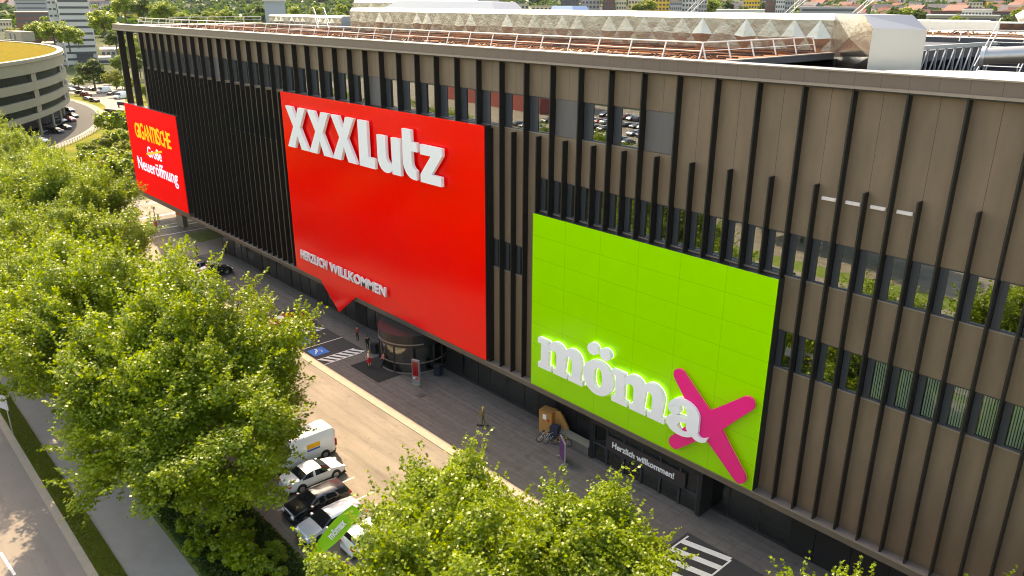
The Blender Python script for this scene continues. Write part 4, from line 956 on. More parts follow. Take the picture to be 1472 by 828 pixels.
def crown_mesh(name, R, ZR, nleaf, nclump, size, shape, seed, clr=(.16,.26), ntw=0, mats=None):
    g = np.random.default_rng(seed)
    # clumps spread over an uneven ellipsoid
    d = g.normal(size=(nclump, 3)); d /= np.linalg.norm(d, axis=1)[:, None]; d[:,2] = np.where(d[:,2] < -.55, -d[:,2]*.5, d[:,2])
    rad = g.uniform(.45, 1.0, nclump)**.6
    lob = 1+.14*np.sin(3*np.arctan2(d[:,1], d[:,0])+seed)+.11*np.sin(5*d[:,2]+2*np.arctan2(d[:,1], d[:,0])+seed)+.12*g.normal(size=nclump)
    C_ = d*(rad*lob)[:, None]*np.array([R, R, ZR])*.86
    cr = g.uniform(clr[0], clr[1], nclump)*R
    w_ = cr**2; w_ /= w_.sum()
    idx = g.choice(nclump, nleaf, p=w_)
    u = g.normal(size=(nleaf, 3)); u /= np.linalg.norm(u, axis=1)[:, None]; flip = (u[:,2] < 0) & (g.random(nleaf) < .55); u[flip, 2] *= -1
    rr = cr[idx]*g.uniform(.55, 1.12, nleaf)
    pos = C_[idx]+u*rr[:, None]*np.array([1, 1, .75])
    # twigs: radial streaks make the edge ragged
    tw = g.random(nleaf) < .16
    pos[tw] += u[tw]*(cr[idx][tw]*g.uniform(.05, .55, tw.sum()))[:, None]
    if ntw:
        nt_ = nleaf//6; ti = g.integers(0, ntw, nt_); ci = g.integers(0, nclump, ntw)
        td = d[ci]*.8+g.normal(size=(ntw, 3))*.45+np.array([0, 0, .55]); td /= np.linalg.norm(td, axis=1)[:, None]
        tl = g.uniform(.7, 2.0, ntw); st_ = C_[ci]+td*(cr[ci]*.8)[:, None]; f_ = g.random(nt_)
        pos[:nt_] = st_[ti]+td[ti]*(tl[ti]*f_)[:, None]+g.normal(size=(nt_, 3))*(.16*(1.15-f_))[:, None]
    nrm = u*.7+g.normal(size=(nleaf, 3))*.55+np.array([0, 0, .65]); nrm /= np.linalg.norm(nrm, axis=1)[:, None]
    a = np.cross(nrm, g.normal(size=(nleaf, 3))); a /= np.linalg.norm(a, axis=1)[:, None]; b = np.cross(nrm, a)
    sz = size*g.uniform(.6, 1.25, nleaf)
    k = len(shape)
    P3 = pos[:, None, :]+(a[:, None, :]*shape[None, :, 0, None]+b[:, None, :]*shape[None, :, 1, None])*sz[:, None, None]
    P3 += nrm[:, None, :]*(np.abs(shape[None, :, 0, None])*-.25*sz[:, None, None])
    me = bpy.data.meshes.new(name); nv = nleaf*k
    me.vertices.add(nv); me.vertices.foreach_set('co', P3.reshape(-1).astype(np.float32))
    me.loops.add(nv); me.loops.foreach_set('vertex_index', np.arange(nv, dtype=np.int32))
    me.polygons.add(nleaf); me.polygons.foreach_set('loop_start', np.arange(0, nv, k, dtype=np.int32)); me.polygons.foreach_set('loop_total', np.full(nleaf, k, dtype=np.int32))
    at = me.attributes.new('tint', 'FLOAT', 'FACE'); cl_t = g.uniform(0, 1, nclump)
    at.data.foreach_set('value', np.clip(.6*g.random(nleaf)+.4*cl_t[idx], 0, 1).astype(np.float32))
    me.update(calc_edges=True); me.materials.append(mats or M_leaf)
    return me, C_
def trunk_mb(H, R, ZR, Cs, r0=.32, nb=9):
    b = MB(); top = H-ZR*.9
    b.tube([(0,0,-.3),(.05,.03,H*.25),(-.04,.05,H*.5),(0,0,H*.72)], [r0*1.25, r0, r0*.75, r0*.4], 9)
    for i in range(min(nb, len(Cs))):
        c = Cs[i*len(Cs)//nb]; z0 = H*(.28+.35*(i/nb))
        e = Vector((c[0]*.9, c[1]*.9, (H-ZR)+c[2]*.9)); s0 = Vector((0,0,z0)); m_ = s0.lerp(e, .5)+Vector((0,0,-.3))
        b.tube([s0, m_, e], [r0*.42, r0*.24, .04], 6)
    return b
def tree_proto(seed, R, H, ZR, nleaf, size, shape, m, nclump=80, name='plane_tree', r0=.32, clr=(.16,.26), ntw=0):
    t = thing(name, 'x', 'tree', (0,0,-200))
    me, Cs = crown_mesh('crown', R, ZR, nleaf, nclump, size, shape, seed, mats=m, clr=clr, ntw=ntw)
    o = bpy.data.objects.new('crown', me); col.objects.link(o); o.parent = t; o.location = (0, 0, H-ZR)
    trunk_mb(H, R, ZR, Cs, r0).build('trunk', M_bark, t)
    return t
near_protos = [tree_proto(11+i, 6.6, 13.8, 5.5, 140000, .172, STAR, M_leaf, 210, clr=(.09,.19), ntw=700) for i in range(3)]
front_protos = [tree_proto(31+i, 4.6, 11.6, 4.4, 75000, .172, STAR, M_leaf, 130, clr=(.10,.21), ntw=520) for i in range(2)]
_used = set()
def put(pr, x, y, rz, label, group, sc=(1,1,1), z=0, name=None):
    if id(pr) not in _used:
        _used.add(id(pr)); o = pr; o.location = (x, y, z); o.rotation_euler.z = rz; o.scale = sc; o['label'] = label; o['group'] = group
        return o
    o = dup(pr, (x, y, z), rz, label, group, scale=sc); return o
G_row = 'plane trees in rows beside the parking lot'
near = [
 (-50.5,15.8,1.12,1.08,'giant bright plane tree left of the white van, largest crown in the picture'),
 (-46.2,14.7,1.1,.84,'lower plane tree leaning over the footpath in front of the giant one'),
 (-56.2,18.8,.92,.93,'plane tree whose crown edge stands just left of the driveway bend'),
 (-60.5,13.5,1.1,1.1,'plane tree left of the giant one, above the road verge'),
 (-65.5,18.3,1.0,.9,'plane tree whose right edge reaches towards the red saloon'),
 (-72,12.5,1.05,1.05,'plane tree behind the road sign at the left picture edge'),
 (-79,18.2,.95,.85,'plane tree hiding the plaza before the parked grey saloon'),
 (-84,12,1.0,1.05,'plane tree on the road side, level with the far end of the plaza'),
 (-92,20.8,1.0,.95,'plane tree whose top stands before the small lawn patch'),
 (-97,12.5,1.0,1.0,'plane tree on the road side, level with the side street corner'),
 (-104,22.5,1.08,1.05,'plane tree with its crown left of the bottom of the red screen'),
 (-110,13,1.0,1.05,'plane tree on the road side, before the side street'),
 (-117,24,1.0,1.05,'plane tree beside the side street by the lower left corner of the screen'),
 (-124,14,1.0,1.0,'plane tree on the road side, just past the side street'),
 (-131,25,1.0,1.0,'plane tree past the side street, between gardens and road'),
 (-138,15,1.0,1.0,'plane tree on the road side before the gardens'),
 (-152,26,.95,1.0,'plane tree below the gardens, left of the screen'),
 (-168,20,.95,1.0,'plane tree in the middle of the far row below the gardens'),
 (-180,27,.95,1.0,'plane tree just below the allotment hedges'),
 (-210,27,.9,1.0,'farthest plane tree of the row, before the round building columns'),
]
for i, (x, y, s_, sz, lab) in enumerate(near):
    put(near_protos[i % 3], x, y, i*1.37, lab, G_row, (s_*1.03, s_*.97, s_*sz))
for x, y, s_, sz, lab in ((-27.2,20.9,1.0,.93,'front plane tree, left half of the leafy mass at the bottom'), (-21.2,24.6,1.02,.86,'front plane tree, right half of the leafy mass, near the second entrance'),
                      (-9.6,27.6,.93,.93,'tree showing only its top before the lower right facade'), (-24.0,17.5,1.0,1.0,'front plane tree at the bottom picture edge'), (-4.0,29.6,1.0,.95,'tree whose tip touches the bottom right corner'),
                      (-15,14,1.1,1.0,'plane tree below the picture, mirrored in the lower windows'), (-5,13,1.1,1.0,'plane tree mirrored in the windows at the right end')):
    put(front_protos[int(abs(x)) % 2], x, y, x, lab, G_row, (s_, s_, s_*sz))
# mid and far trees : lighter crowns
mid = [tree_proto(51+i, 6.0, 12, 5.2, 7000, .62, QUAD, (M_leaf, M_leaf2, M_leaf3)[i], 60, 'broadleaf_tree') for i in range(3)]
G_mid = 'trees in the town behind the store'
def far_tree(px, pyc, rpx, D, kind, lab, squash=1.0, grp=G_mid):
    d = CF + CR*((px-736)/FPX) - CU*((pyc-414)/FPX); h = math.hypot(d.x, d.y)
    x, y = d.x/h*D, d.y/h*D; zc = CH+d.z/h*D; pr_ = Vector((x, y, zc-CH)).dot(CF)
    R = rpx/FPX*pr_; s_ = R/6.0; g = terr(x, y); zc2 = zc-(12-5.2)*s_*squash
    return put(mid[kind], x, y, px*.7, lab, grp, (s_, s_, s_*squash), max(g-4, zc2) if zc2 > g-4 else g-1)
for a in ((20,50,12,400,2,'yellowish tree left of the white rooftop box'), (35,62,10,390,1,'dark tree behind the round building roof'), (55,46,19,420,0,'round tree in front of the brown block'), (76,47,20,410,0,'tree below the white tower, left one'),
  (97,52,19,405,0,'tree below the white tower, right one'), (112,60,8,400,0,'small tree by the low white roofs'), (148,32,22,380,0,'big bright tree right of the white tower'), (166,58,16,350,1,'darker tree under the big bright one'),
  (178,10,20,420,0,'tall tree at the top edge above the roof corner'), (205,14,19,410,1,'dark tree behind the left end of the roof'), (235,18,20,400,0,'wide tree behind the left roof railing'), (262,26,10,390,0,'low tree right of the wide one behind the railing'),
  (326,24,13,380,0,'bright tree behind the middle of the left roof railing'), (308,30,9,375,2,'small yellow-green tree behind the roof railing'), (345,30,8,378,0,'small tree just left of the low duct'), (490,13,9,420,0,'small bright tree between the grey box and the rear duct'),
  (190,70,14,330,0,'tree seen between the free fins, upper'), (200,95,14,310,1,'tree seen between the free fins, middle'), (172,92,13,345,0,'tree above the second far car park row'), (133,104,22,352,1,'dark round tree at the back of the far car park'), (112,118,9,350,0,'tree next to the dark round one'),
  (165,112,13,338,2,'yellow-green bush above the white vans'), (185,120,12,320,0,'green bush behind the first fin'), (208,130,12,290,0,'green bush behind the second fin'), (30,14,12,900,1,'hazy dark tree at the top left'), (8,22,10,880,1,'dark tree at the top left corner'),
  (932,10,12,640,0,'green tree before the yellowish tower blocks'), (916,12,9,640,0,'green tree left of the other before the tower blocks'), (1020,9,14,640,0,'round green tree right of the striped tower'), (1046,10,10,650,1,'dark tree beside the round green one'), (1098,10,8,640,1,'tree before the white and brown tower'), (1072,14,5,600,1,'tiny dark conifer by the low hall'),
  (1286,22,14,560,1,'left tree of the poplar clump behind the duct elbow'), (1304,22,14,560,0,'middle tree of the poplar clump behind the duct elbow'), (1322,24,12,560,1,'right tree of the poplar clump behind the duct elbow'), (1375,30,9,420,0,'bright tree before the long pale block'), (1389,33,6,415,0,'small tree just right of the bright one'), (1445,31,10,420,1,'tree before the right end of the long pale block'), (1462,20,9,520,0,'tree at the right picture edge'), (1118,20,5,600,1,'small tree before the white and brown tower')):
    far_tree(*a)
for i in range(26):
    px = random.uniform(168, 215); far_tree(px, random.uniform(80, 100) if i % 2 else random.uniform(58, 78), random.uniform(7, 11), random.uniform(385, 420) if i % 2 else random.uniform(440, 540), (0, 1, 0, 1, 2)[i % 5], 'leafy tree in the dense belt of trees behind the far car park', grp='tree belt behind the far car park')
for i in range(22):
    px = random.uniform(255, 520); far_tree(px, random.uniform(16, 30), random.uniform(7, 10), random.uniform(420, 620), (0, 1)[i % 2], 'leafy tree in the belt of trees behind the roof railing', grp='tree belt behind the roof')
# bushes and gardens by the ring road
bush = []
for i in range(2):
    t = thing('shrub', 'x', 'shrub', (0,0,-200)); me, Cs = crown_mesh('foliage', 2.6, 1.9, 2600, 26, .42, QUAD, 71+i, mats=(M_leaf, M_leaf3)[i])
    o = bpy.data.objects.new('foliage', me); col.objects.link(o); o.parent = t; o.location = (0,0,1.7)
    MB().tube([(0,0,-.2),(0,0,1.5)], [.12,.05], 6).build('stem', M_bark, t); bush.append(t)
for i, (px, py, s_, lab) in enumerate(((172,196,2.0,'large round shrub at the left edge of the red screen'), (158,217,1.1,'shrub below the round one, left'), (172,214,1.4,'shrub directly above the garden shed'), (182,228,1.2,'shrub behind the garden shed'), (146,218,.9,'low shrub at the start of the hedges'),
   (135,225,.9,'low shrub left of the hedges'), (140,244,1.3,'bushy shrub below the first hedge'), (152,256,1.3,'shrub below the red parasol'), (186,262,1.7,'dark shrub at the lower left corner of the screen'), (176,252,1.5,'shrub beside the red parasol'),
   (188,190,1.3,'shrub half behind the screen'), (128,118,1.2,'shrub at the car park edge'), (140,120,1.2,'bush at the back of the far car park'), (158,122,1.3,'bush behind the white van'), (176,128,1.4,'bush behind the right white van'), (197,240,1.2,'shrub under the screen'), (160,240,1.2,'shrub between hedge and shed'))):
    p = P(px, py); put(bush[i % 2], p.x, p.y, i*1.1, lab, 'shrubs around the gardens', (s_,)*3)
for i, (x, y, s_) in enumerate(((-46.0,14.2,.55),(-43.6,15.6,.5),(-41.8,14.6,.6),(-40.2,16.4,.42),(-44.4,13.4,.4),(-48.5,15.2,.6),(-38.6,15.0,.55))):
    put(bush[0], x, y, i*2.3, 'low dark shrub in the planted strip between footpath and parked cars', 'shrubs in the planted strip', (s_,)*3)
for i, (x, y) in enumerate(((-56,26.5),(-40,31.9),(-72,28.5),(-52.5,36.9))):
    dt = thing('drain_cover', 'dark iron drain cover set flush in the paving of the forecourt', 'drain cover', (x,y,.0), 0, 'drain covers')
    MB().box(-.32,.32,-.32,.32,.0,.022).build('frame', M_plast, dt); MB().box(-.26,.26,-.26,.26,.022,.026).build('grate', M_darkwall, dt)
def hedge(a, b, wd, ht, lab):
    a = Vector(a[:2]+(0,)) if isinstance(a, tuple) else Vector((a.x, a.y, 0)); b = Vector((b.x, b.y, 0)); L = (b-a).length; g = np.random.default_rng(int(L*10))
    n = int(L*wd*ht*26); pos = np.c_[g.uniform(0, L, n), g.uniform(-wd/2, wd/2, n), g.uniform(.1, ht, n)]
    s_ = g.integers(0, 3, n); pos[s_ == 0, 2] = ht+g.normal(0, .06, (s_ == 0).sum()); pos[s_ == 1, 1] = np.sign(pos[s_ == 1, 1])*wd/2
    nr = g.normal(size=(n, 3))+np.array([0, 0, .6]); nr /= np.linalg.norm(nr, axis=1)[:, None]; t1 = np.cross(nr, g.normal(size=(n, 3))); t1 /= np.linalg.norm(t1, axis=1)[:, None]; t2 = np.cross(nr, t1)
    v = (pos[:, None]+(t1[:, None]*QUAD[None, :, 0, None]+t2[:, None]*QUAD[None, :, 1, None])*.34).reshape(-1, 3)
    me = bpy.data.meshes.new('hedge'); me.from_pydata(v.tolist(), [], [(4*i, 4*i+1, 4*i+2, 4*i+3) for i in range(n)]); me.materials.append(M_leaf)
    o = bpy.data.objects.new('hedge', me); col.objects.link(o); o.location = a; o.rotation_euler.z = math.atan2(b.y-a.y, b.x-a.x); tag(o, lab, 'hedge', 'clipped hedges of the gardens')
hedge(P(118,217), P(160,246), 2.2, 1.8, 'long clipped hedge running down beside the dry grass'); hedge(P(134,216), P(172,236), 2.0, 1.8, 'clipped hedge just above the red shed'); hedge(P(152,250), P(186,256), 2, 1.6, 'low hedge under the red parasol')
hedge(P(124,232), P(150,262), 2.5, 1.6, 'hedge nearest the plane tree tops')
p = P(180,238); t = thing('garden_shed', 'little garden shed with reddish roof left of the screen', 'shed', (p.x,p.y,0), .3)
MB().box(-1.8,1.8,-1.4,1.4,0,2.1).build('wall', mat('shed_wall', s2l((.42,.36,.36)), .8), t); MB().add([(-2.2,-1.8,2.0),(2.2,-1.8,2.0),(2.2,1.8,2.0),(-2.2,1.8,2.0),(-2.2,0,2.9),(2.2,0,2.9)], [(0,1,5,4),(2,3,4,5),(0,4,3),(1,2,5)]).build('roof', mat('shed_roof', s2l((.58,.32,.28)), .8), t)
p = P(165,252); t = thing('garden_parasol', 'dark red closed parasol with white stripes in the garden', 'parasol', (p.x,p.y,0), 0)
MB().tube([(0,0,0),(0,0,3)], .05, 6).build('pole', M_wsteel, t); MB().tube([(0,0,1.2),(.3,0,2.0),(0,0,3.1)], [.9,.6,.05], 8).build('canopy', mat('parasol_red', s2l((.55,.13,.18)), .7), t); MB().box(-.9,.9,-.5,.5,.5,.75).build('table', M_wsteel, t)
p = P(173,170); t = thing('concrete_block', 'dark flat-roofed transformer kiosk with pale top left of the screen', 'kiosk', (p.x,p.y,0), .35)
MB().box(-4,4,-2,2,0,2.6).build('wall', M_darkwall, t); MB().box(-4.1,4.1,-2.1,2.1,2.6,2.9).build('roof', M_conc, t); MB().box(-3,3,1.9,2.5,3.6,4.6).box(-2.9,-2.7,2,2.4,2.9,3.6).box(2.7,2.9,2,2.4,2.9,3.6).build('upper_box', M_darkwall, t)
# verge plants under the trees
def ground_cover(name, x0, x1, y0, y1, n, size, m, lab, z=.02, hmax=.5):
    g = np.random.default_rng(5); pos = np.c_[g.uniform(x0, x1, n), g.uniform(y0, y1, n), g.uniform(z, hmax, n)**1.0]
    nr = g.normal(size=(n, 3))+np.array([0, 0, .8]); nr /= np.linalg.norm(nr, axis=1)[:, None]; t1 = np.cross(nr, g.normal(size=(n, 3))); t1 /= np.linalg.norm(t1, axis=1)[:, None]; t2 = np.cross(nr, t1)
    v = (pos[:, None]+(t1[:, None]*QUAD[None, :, 0, None]+t2[:, None]*QUAD[None, :, 1, None])*size).reshape(-1, 3)
    me = bpy.data.meshes.new(name); me.vertices.add(len(v)); me.vertices.foreach_set('co', v.ravel().astype(np.float32)); me.loops.add(4*n); me.loops.foreach_set('vertex_index', np.arange(4*n, dtype=np.int32))
    me.polygons.add(n); me.polygons.foreach_set('loop_start', np.arange(0, 4*n, 4, dtype=np.int32)); me.polygons.foreach_set('loop_total', np.full(n, 4, dtype=np.int32)); me.update(calc_edges=True); me.materials.append(m)
    o = bpy.data.objects.new(name, me); col.objects.link(o); tag(o, lab, 'ground cover', kind='stuff')
ground_cover('ground_cover', -75, -30, 12.6, 17.9, 60000, .16, M_leaf2, 'low green ground cover under the plane trees')
ground_cover('grass', -80, -38, 7.9, 9.15, 40000, .10, M_leaf3, 'rough grass on the verge between road and footpath', hmax=.14)
# ------------------------------------------------------------------ ring road, round building
def arc_pts(cx, cy, r, a0, a1, n=40): return [(cx+r*math.cos(math.radians(a0+(a1-a0)*i/n)), cy+r*math.sin(math.radians(a0+(a1-a0)*i/n))) for i in range(n+1)]
RC = (-311.3, -76.05)
def ringsheet(r0, r1, a0, a1, z): 
    a, b = arc_pts(*RC, r0, a0, a1), arc_pts(*RC, r1, a0, a1); m = MB()
    for i in range(len(a)-1): m.sheet([a[i], b[i], b[i+1], a[i+1]], z)
    return m
struct(ringsheet(100, 178, 40, 100, L1).build('dry_meadow', M_dry))
struct(ringsheet(100, 153.8, 40, 98, L2).build('ring_road', M_dasph))
struct(ringsheet(153.8, 156.0, 40, 98, L2+.001).build('ring_pavement', mat('ring_pave', s2l((.48,.46,.42)), .9, var=.06, scale=.3)))
struct(ringsheet(153.4, 153.8, 40, 92, L3).build('ring_kerb_line', M_kerb))
lot = [P(98,116), P(178,120), P(181,165), P(163,163), P(148,150), P(128,138), P(100,134)]
struct(MB().sheet([(p.x, p.y) for p in lot], L3+.004).build('far_car_park', M_lightpave))
t = thing('ring_fence', 'thin grey mesh fence along the outside of the ring road', 'fence', (0,0,0))
fp = arc_pts(*RC, 156.6, 50, 80, 50)
MB().tube([(x,y,1.1) for x,y in fp], .06, 4).build('top_rail', M_steel, t); MB().tube([(x,y,.5) for x,y in fp], .04, 4).build('middle_rail', M_steel, t)
for x, y in fp[::1]: MB().box(x-.05, x+.05, y-.05, y+.05, 0, 1.2).build('post', M_steel, t)
rb = thing('round_office', 'curved grey office building on columns with yellow planted roof', 'building', (RC[0], RC[1], 0))
A0, A1 = 30, 115
def rband(r0, r1, z0, z1, a0=A0, a1=A1, n=60): return ring_band(r0, r1, z0, z1, math.radians(a0), math.radians(a1), n)
M_conc2 = mat('facade_concrete', s2l((.46,.44,.37)), .8, var=.08, scale=.15)
M_glassd = mat('dark_ribbon_glass', (.010,.016,.010), .5, spec=.03)
for i, (z0, z1, r) in enumerate(((16.5,19.2,147.0), (12.4,14.4,147.0), (8.5,10.4,146.9), (5.3,6.7,146.7))):
    rband(132, r, z0, z1).build('spandrel', M_conc2, rb)
for i, (z0, z1, r) in enumerate(((14.4,16.5,146.0), (10.4,12.4,146.0), (6.7,8.5,145.9))):
    o = rband(132.5, r, z0, z1).build('ribbon_window', M_glassd, rb)
    for j, a in enumerate(range(34, 112, 12)): rband(r, r+.5, z0, z1, a, a+1.3, 3).build('pier', M_conc2, o)
rband(145.6, 147.3, 19.2, 20.0).build('roof_rim', mat('rim_concrete', s2l((.48,.45,.38)), .7, var=.05), rb)
rband(146.9, 147.4, 19.22, 19.34).build('rim_line', M_trim, rb)
rband(112, 145.6, 19.2, 19.75).build('green_roof', mat('sedum_roof', (.22,.125,.004), .95, spec=.02, c2=(.07,.085,.004), scale=.9, bump=.2), rb)
rband(111.6, 112, 5.3, 20).build('inner_wall', M_conc2, rb)
rband(133, 134, 0, 5.3).build('undercroft_wall', M_inside, rb)
for k in range(16):
    a = math.radians(35+k*5.05); r = 144.3; MB().tube([(r*math.cos(a), r*math.sin(a), 0), (r*math.cos(a), r*math.sin(a), 5.3)], .42, 10).build('column', M_conc, rb)
pp = P(24,57,20); t = thing('roof_penthouse', 'pale rooftop plant box with dark doors on the round office', 'plant housing', (pp.x,pp.y,19.7), math.radians(5))
MB().box(-7,11,-1.5,3,0,3.4).build('wall', M_conc, t)
for x in (-2, 3): MB().box(x, x+1.6, -1.55, -1.5, .2, 2.6).build('door', M_darkwall, t)
MB().tube([(5,-4,.0),(5,-4,.5)], 1.6, 14).build('skylight_dome', M_conc, t)
# ------------------------------------------------------------------ town
def ray_dir(px, py): 
    d = CF + CR*((px-736)/FPX) - CU*((py-414)/FPX); h = math.hypot(d.x, d.y); return d.x/h, d.y/h, d.z/h
def GP(px, py):
    d = CF + CR*((px-736)/FPX) - CU*((py-414)/FPX); t = 50
    while t < 6000:
        if CH+d.z*t < terr(d.x*t, d.y*t): break
        t += 3
    return math.hypot(d.x*t, d.y*t)
def block(name, label, px0, px1, pytop, D, depth, wall, nfl, win, base=None, group=None, rowh=.45, cols_=0, roofm=None, turn=0, cat='building'):
    a = ray_dir(px0, 10); b = ray_dir(px1, 10); t0 = ray_dir((px0+px1)/2, pytop)
    A = Vector((a[0]*D, a[1]*D, 0)); B = Vector((b[0]*D, b[1]*D, 0)); W_ = (B-A).length; zt_ = CH+t0[2]*D
    g = terr((A.x+B.x)/2, (A.y+B.y)/2)-2; g = base if base is not None else g; H_ = max(3, zt_-g)
    ang = math.atan2(B.y-A.y, B.x-A.x)+turn
    t = thing(name, label, cat, (A.x, A.y, g), ang, group)
    MB().box(0, W_, 0, depth, 0, H_).build('wall', wall, t); MB().box(-.3, W_+.3, -.3, depth+.3, H_, H_+.5).build('roof', roofm or M_conc, t)
    fh = 3.1; nfl = min(nfl, int(H_/fh))
    for k in range(nfl):
        z = H_-(k+1)*fh+.7; m = MB()
        if cols_:
            for c in range(cols_):
                if not (k or c): w0 = MB().box(0, W_*.6/cols_, -.12, -.02, 0, fh*rowh).build('window', win, t); w1 = w0
                else: w1 = w0.copy(); col.objects.link(w1); w1.parent = t
                w1.location = (W_*(c+.2)/cols_, 0, z)
        else: m.box(W_*.04, W_*.96, -.12, -.02, z, z+fh*rowh)
        for q in range(0): pass
        if cols_: m.box(-.12, -.02, depth*.2, depth*.8, z, z+fh*rowh)
        m.build('side_window' if cols_ else 'window_row', win, t)
    return t
W_white = mat('render_white', s2l((.74,.72,.69)), .8); W_cream = mat('render_cream', s2l((.78,.72,.60)), .8); W_grey = mat('render_grey', s2l((.62,.61,.60)), .8)
W_yel = mat('render_yellow', s2l((.85,.68,.22)), .8); W_brown = mat('brick_brown', s2l((.42,.29,.26)), .8); W_dk = mat('window_dark', (.05,.055,.06), .3); W_red = mat('roof_tile_red', s2l((.47,.31,.26)), .9, var=.15, scale=.3); W_slate = mat('roof_slate', s2l((.36,.34,.35)), .9, var=.1, scale=.3)
block('tower_block', 'white high-rise slab with dark window ribbons at the upper left', 82, 129, -14, 470, 18, W_white, 14, W_dk, rowh=.35)
block('tower_block', 'narrow white stair wing left of the white high-rise', 68, 81, -12, 474, 14, W_white, 14, W_dk, rowh=.3, cols_=2)
block('brown_block', 'long dark brown flat building left of the white high-rise', 19, 71, 18, 560, 30, W_brown, 2, W_dk, rowh=.5)
block('grey_block', 'long pale grey building behind the dark brown one', 22, 68, 1, 700, 20, W_grey, 5, W_slate, rowh=.3)
block('grey_block', 'lavender-grey block row at the top between tower and trees', 130, 172, 2, 900, 30, W_grey, 4, W_slate, cols_=9)
block('low_house', 'pale low buildings at the left edge behind the penthouse', -10, 12, 30, 520, 20, W_cream, 2, W_slate, cols_=5)
block('flat_building', 'long low flat-roofed building with white parapet behind the round office', 50, 128, 63, GP(100,80), 22, M_conc, 1, W_dk, roofm=M_lightpave)
block('flat_building', 'small dark flat-roofed hall beside the round office', 98, 122, 79, GP(110,97), 16, M_darkwall, 0, W_dk, roofm=M_darkwall)
block('flat_building', 'grey flat-roofed building with rooftop units between tower and fins', 134, 163, 72, GP(148,86), 22, W_grey, 1, W_dk, cols_=4, roofm=M_wroof)
block('flat_building', 'low white annexe in front of the grey flat-roofed building', 126, 147, 84, GP(136,93), 14, W_white, 1, W_dk, roofm=M_wroof)
b_ = block('roof_unit', 'small rusty-edged rooftop ventilation unit on the grey building', 140, 156, 68, GP(148,80), 6, W_white, 0, W_dk, roofm=M_conc, cat='rooftop unit')
gb = block('glass_box', 'grey glazed box standing behind the low left duct', 380, 410, 2, 160, 8, mat('pale_glass', s2l((.55,.60,.62)), .2), 0, W_dk, base=29.9, roofm=M_wroof)
for i, (a, b, top, D, m, cl, lab) in enumerate(((836,862,-6,640,W_grey,5,'grey tower block left of the first high-rise group'), (866,884,-18,620,W_brown,4,'brown-striped high-rise, left one of the group'), (886,900,-18,622,W_cream,4,'cream high-rise in the middle of the group'), (903,925,-12,660,W_cream,5,'cream high-rise behind the green tree'),
   (926,962,-14,690,W_yel,7,'yellowish high-rise right of the green tree'), (963,980,2,600,W_grey,6,'low grey block with vertical strips'), (980,1004,-16,610,W_white,5,'white high-rise with yellow balconies behind the stays'), (1004,1016,-14,615,W_grey,3,'grey wing right of the white high-rise'),
   (1068,1092,-5,700,W_yel,6,'bright yellow apartment block'), (1093,1100,-3,705,W_grey,3,'grey end wing of the bright yellow block'), (1100,1114,-15,600,W_brown,3,'brown and white tower left half'), (1115,1128,-15,598,W_white,4,'white half of the brown and white tower'), (1128,1139,-13,602,W_grey,3,'grey edge wing of the brown and white tower'),
   (690,704,-6,500,W_grey,4,'grey block with blinds behind the long duct'), (704,722,2,480,W_white,3,'white house with two round windows behind the long duct'), (738,760,6,520,W_cream,4,'cream house behind the blue skylight hood'), (806,832,-2,640,W_slate,5,'dark office block right of the skylight hood'), (764,800,9,560,W_cream,6,'row of cream houses behind the duct'))):
    block('apartment_block', lab, a, b, top, D, 16, m, 9, W_dk, cols_=cl, rowh=.5, group='apartment blocks on the skyline')
yb = mat('balcony_yellow', s2l((.80,.72,.25)), .7)
block('long_block', 'long pale office block with dark window bands on the right', 1334, 1440, 23, 470, 16, M_conc, 3, W_dk, rowh=.45, roofm=M_wroof)
block('white_block', 'white and grey block standing on the long pale office block', 1384, 1428, 15, 490, 14, W_white, 2, W_dk, cols_=9, roofm=M_wroof)
block('villa', 'large cream villa with stepped gables on the right hillside', 1388, 1412, 3, 900, 20, W_cream, 3, W_dk, cols_=5, roofm=W_slate)
block('hall', 'long low hall with white roof behind the second stays', 1150, 1232, 11, 640, 40, W_grey, 1, W_dk, roofm=M_wroof)
block('hall', 'low hall with white roof just behind the duct top', 1030, 1100, 15, 560, 40, W_white, 1, W_dk, roofm=M_wroof)
block('hall', 'reddish long roofed hall behind the poplar clump', 1340, 1472, 17, 640, 20, W_brown, 1, W_dk, roofm=W_red)
block('flat_building', 'pale flat roofed hall directly behind the far roof', 1240, 1440, 34, 330, 60, W_cream, 1, W_slate, roofm=M_wroof, base=0)
# small houses on the slopes
def house_mesh(wd, dp, h, rh, wallm, roofm):
    m = MB(); m.box(0, wd, 0, dp, -3, h, 0); m.add([(-.4,-.4,h-.2),(wd+.4,-.4,h-.2),(wd+.4,dp+.4,h-.2),(-.4,dp+.4,h-.2),(-.4,dp/2,h+rh),(wd+.4,dp/2,h+rh)], [(0,1,5,4),(2,3,4,5),(0,4,3),(1,2,5)], 1)
    for k in range(3): m.box(wd*(.12+.3*k), wd*(.27+.3*k), -.08, -.02, h*.5, h*.78, 2); m.box(-.08, -.02, dp*(.12+.3*k), dp*(.27+.3*k), h*.5, h*.78, 2)
    return m, [wallm, roofm, W_dk]
kinds = [('red roof', W_white, W_red), ('red roof', W_cream, W_red), ('grey roof', W_white, W_slate), ('grey roof', W_yel, W_slate), ('brown roof', W_cream, W_brown)]
hp = []
for i, (lab, a, b) in enumerate(kinds):
    m, ms = house_mesh(11+i, 9, 6.5+i*.4, 4, a, b); o = m.build('house', ms); tag(o, 'x', 'house'); hp.append(o)
hlab = {0: 'small white house with red tiled roof among the many on the distant slope', 1: 'small cream house with red tiled roof among the many on the distant slope', 2: 'small white house with grey roof among the many on the distant slope', 3: 'small yellow house with grey roof among the many on the distant slope', 4: 'small cream house with brown roof among the many on the distant slope'}
used = [False]*5; rs_ = random.Random(4)
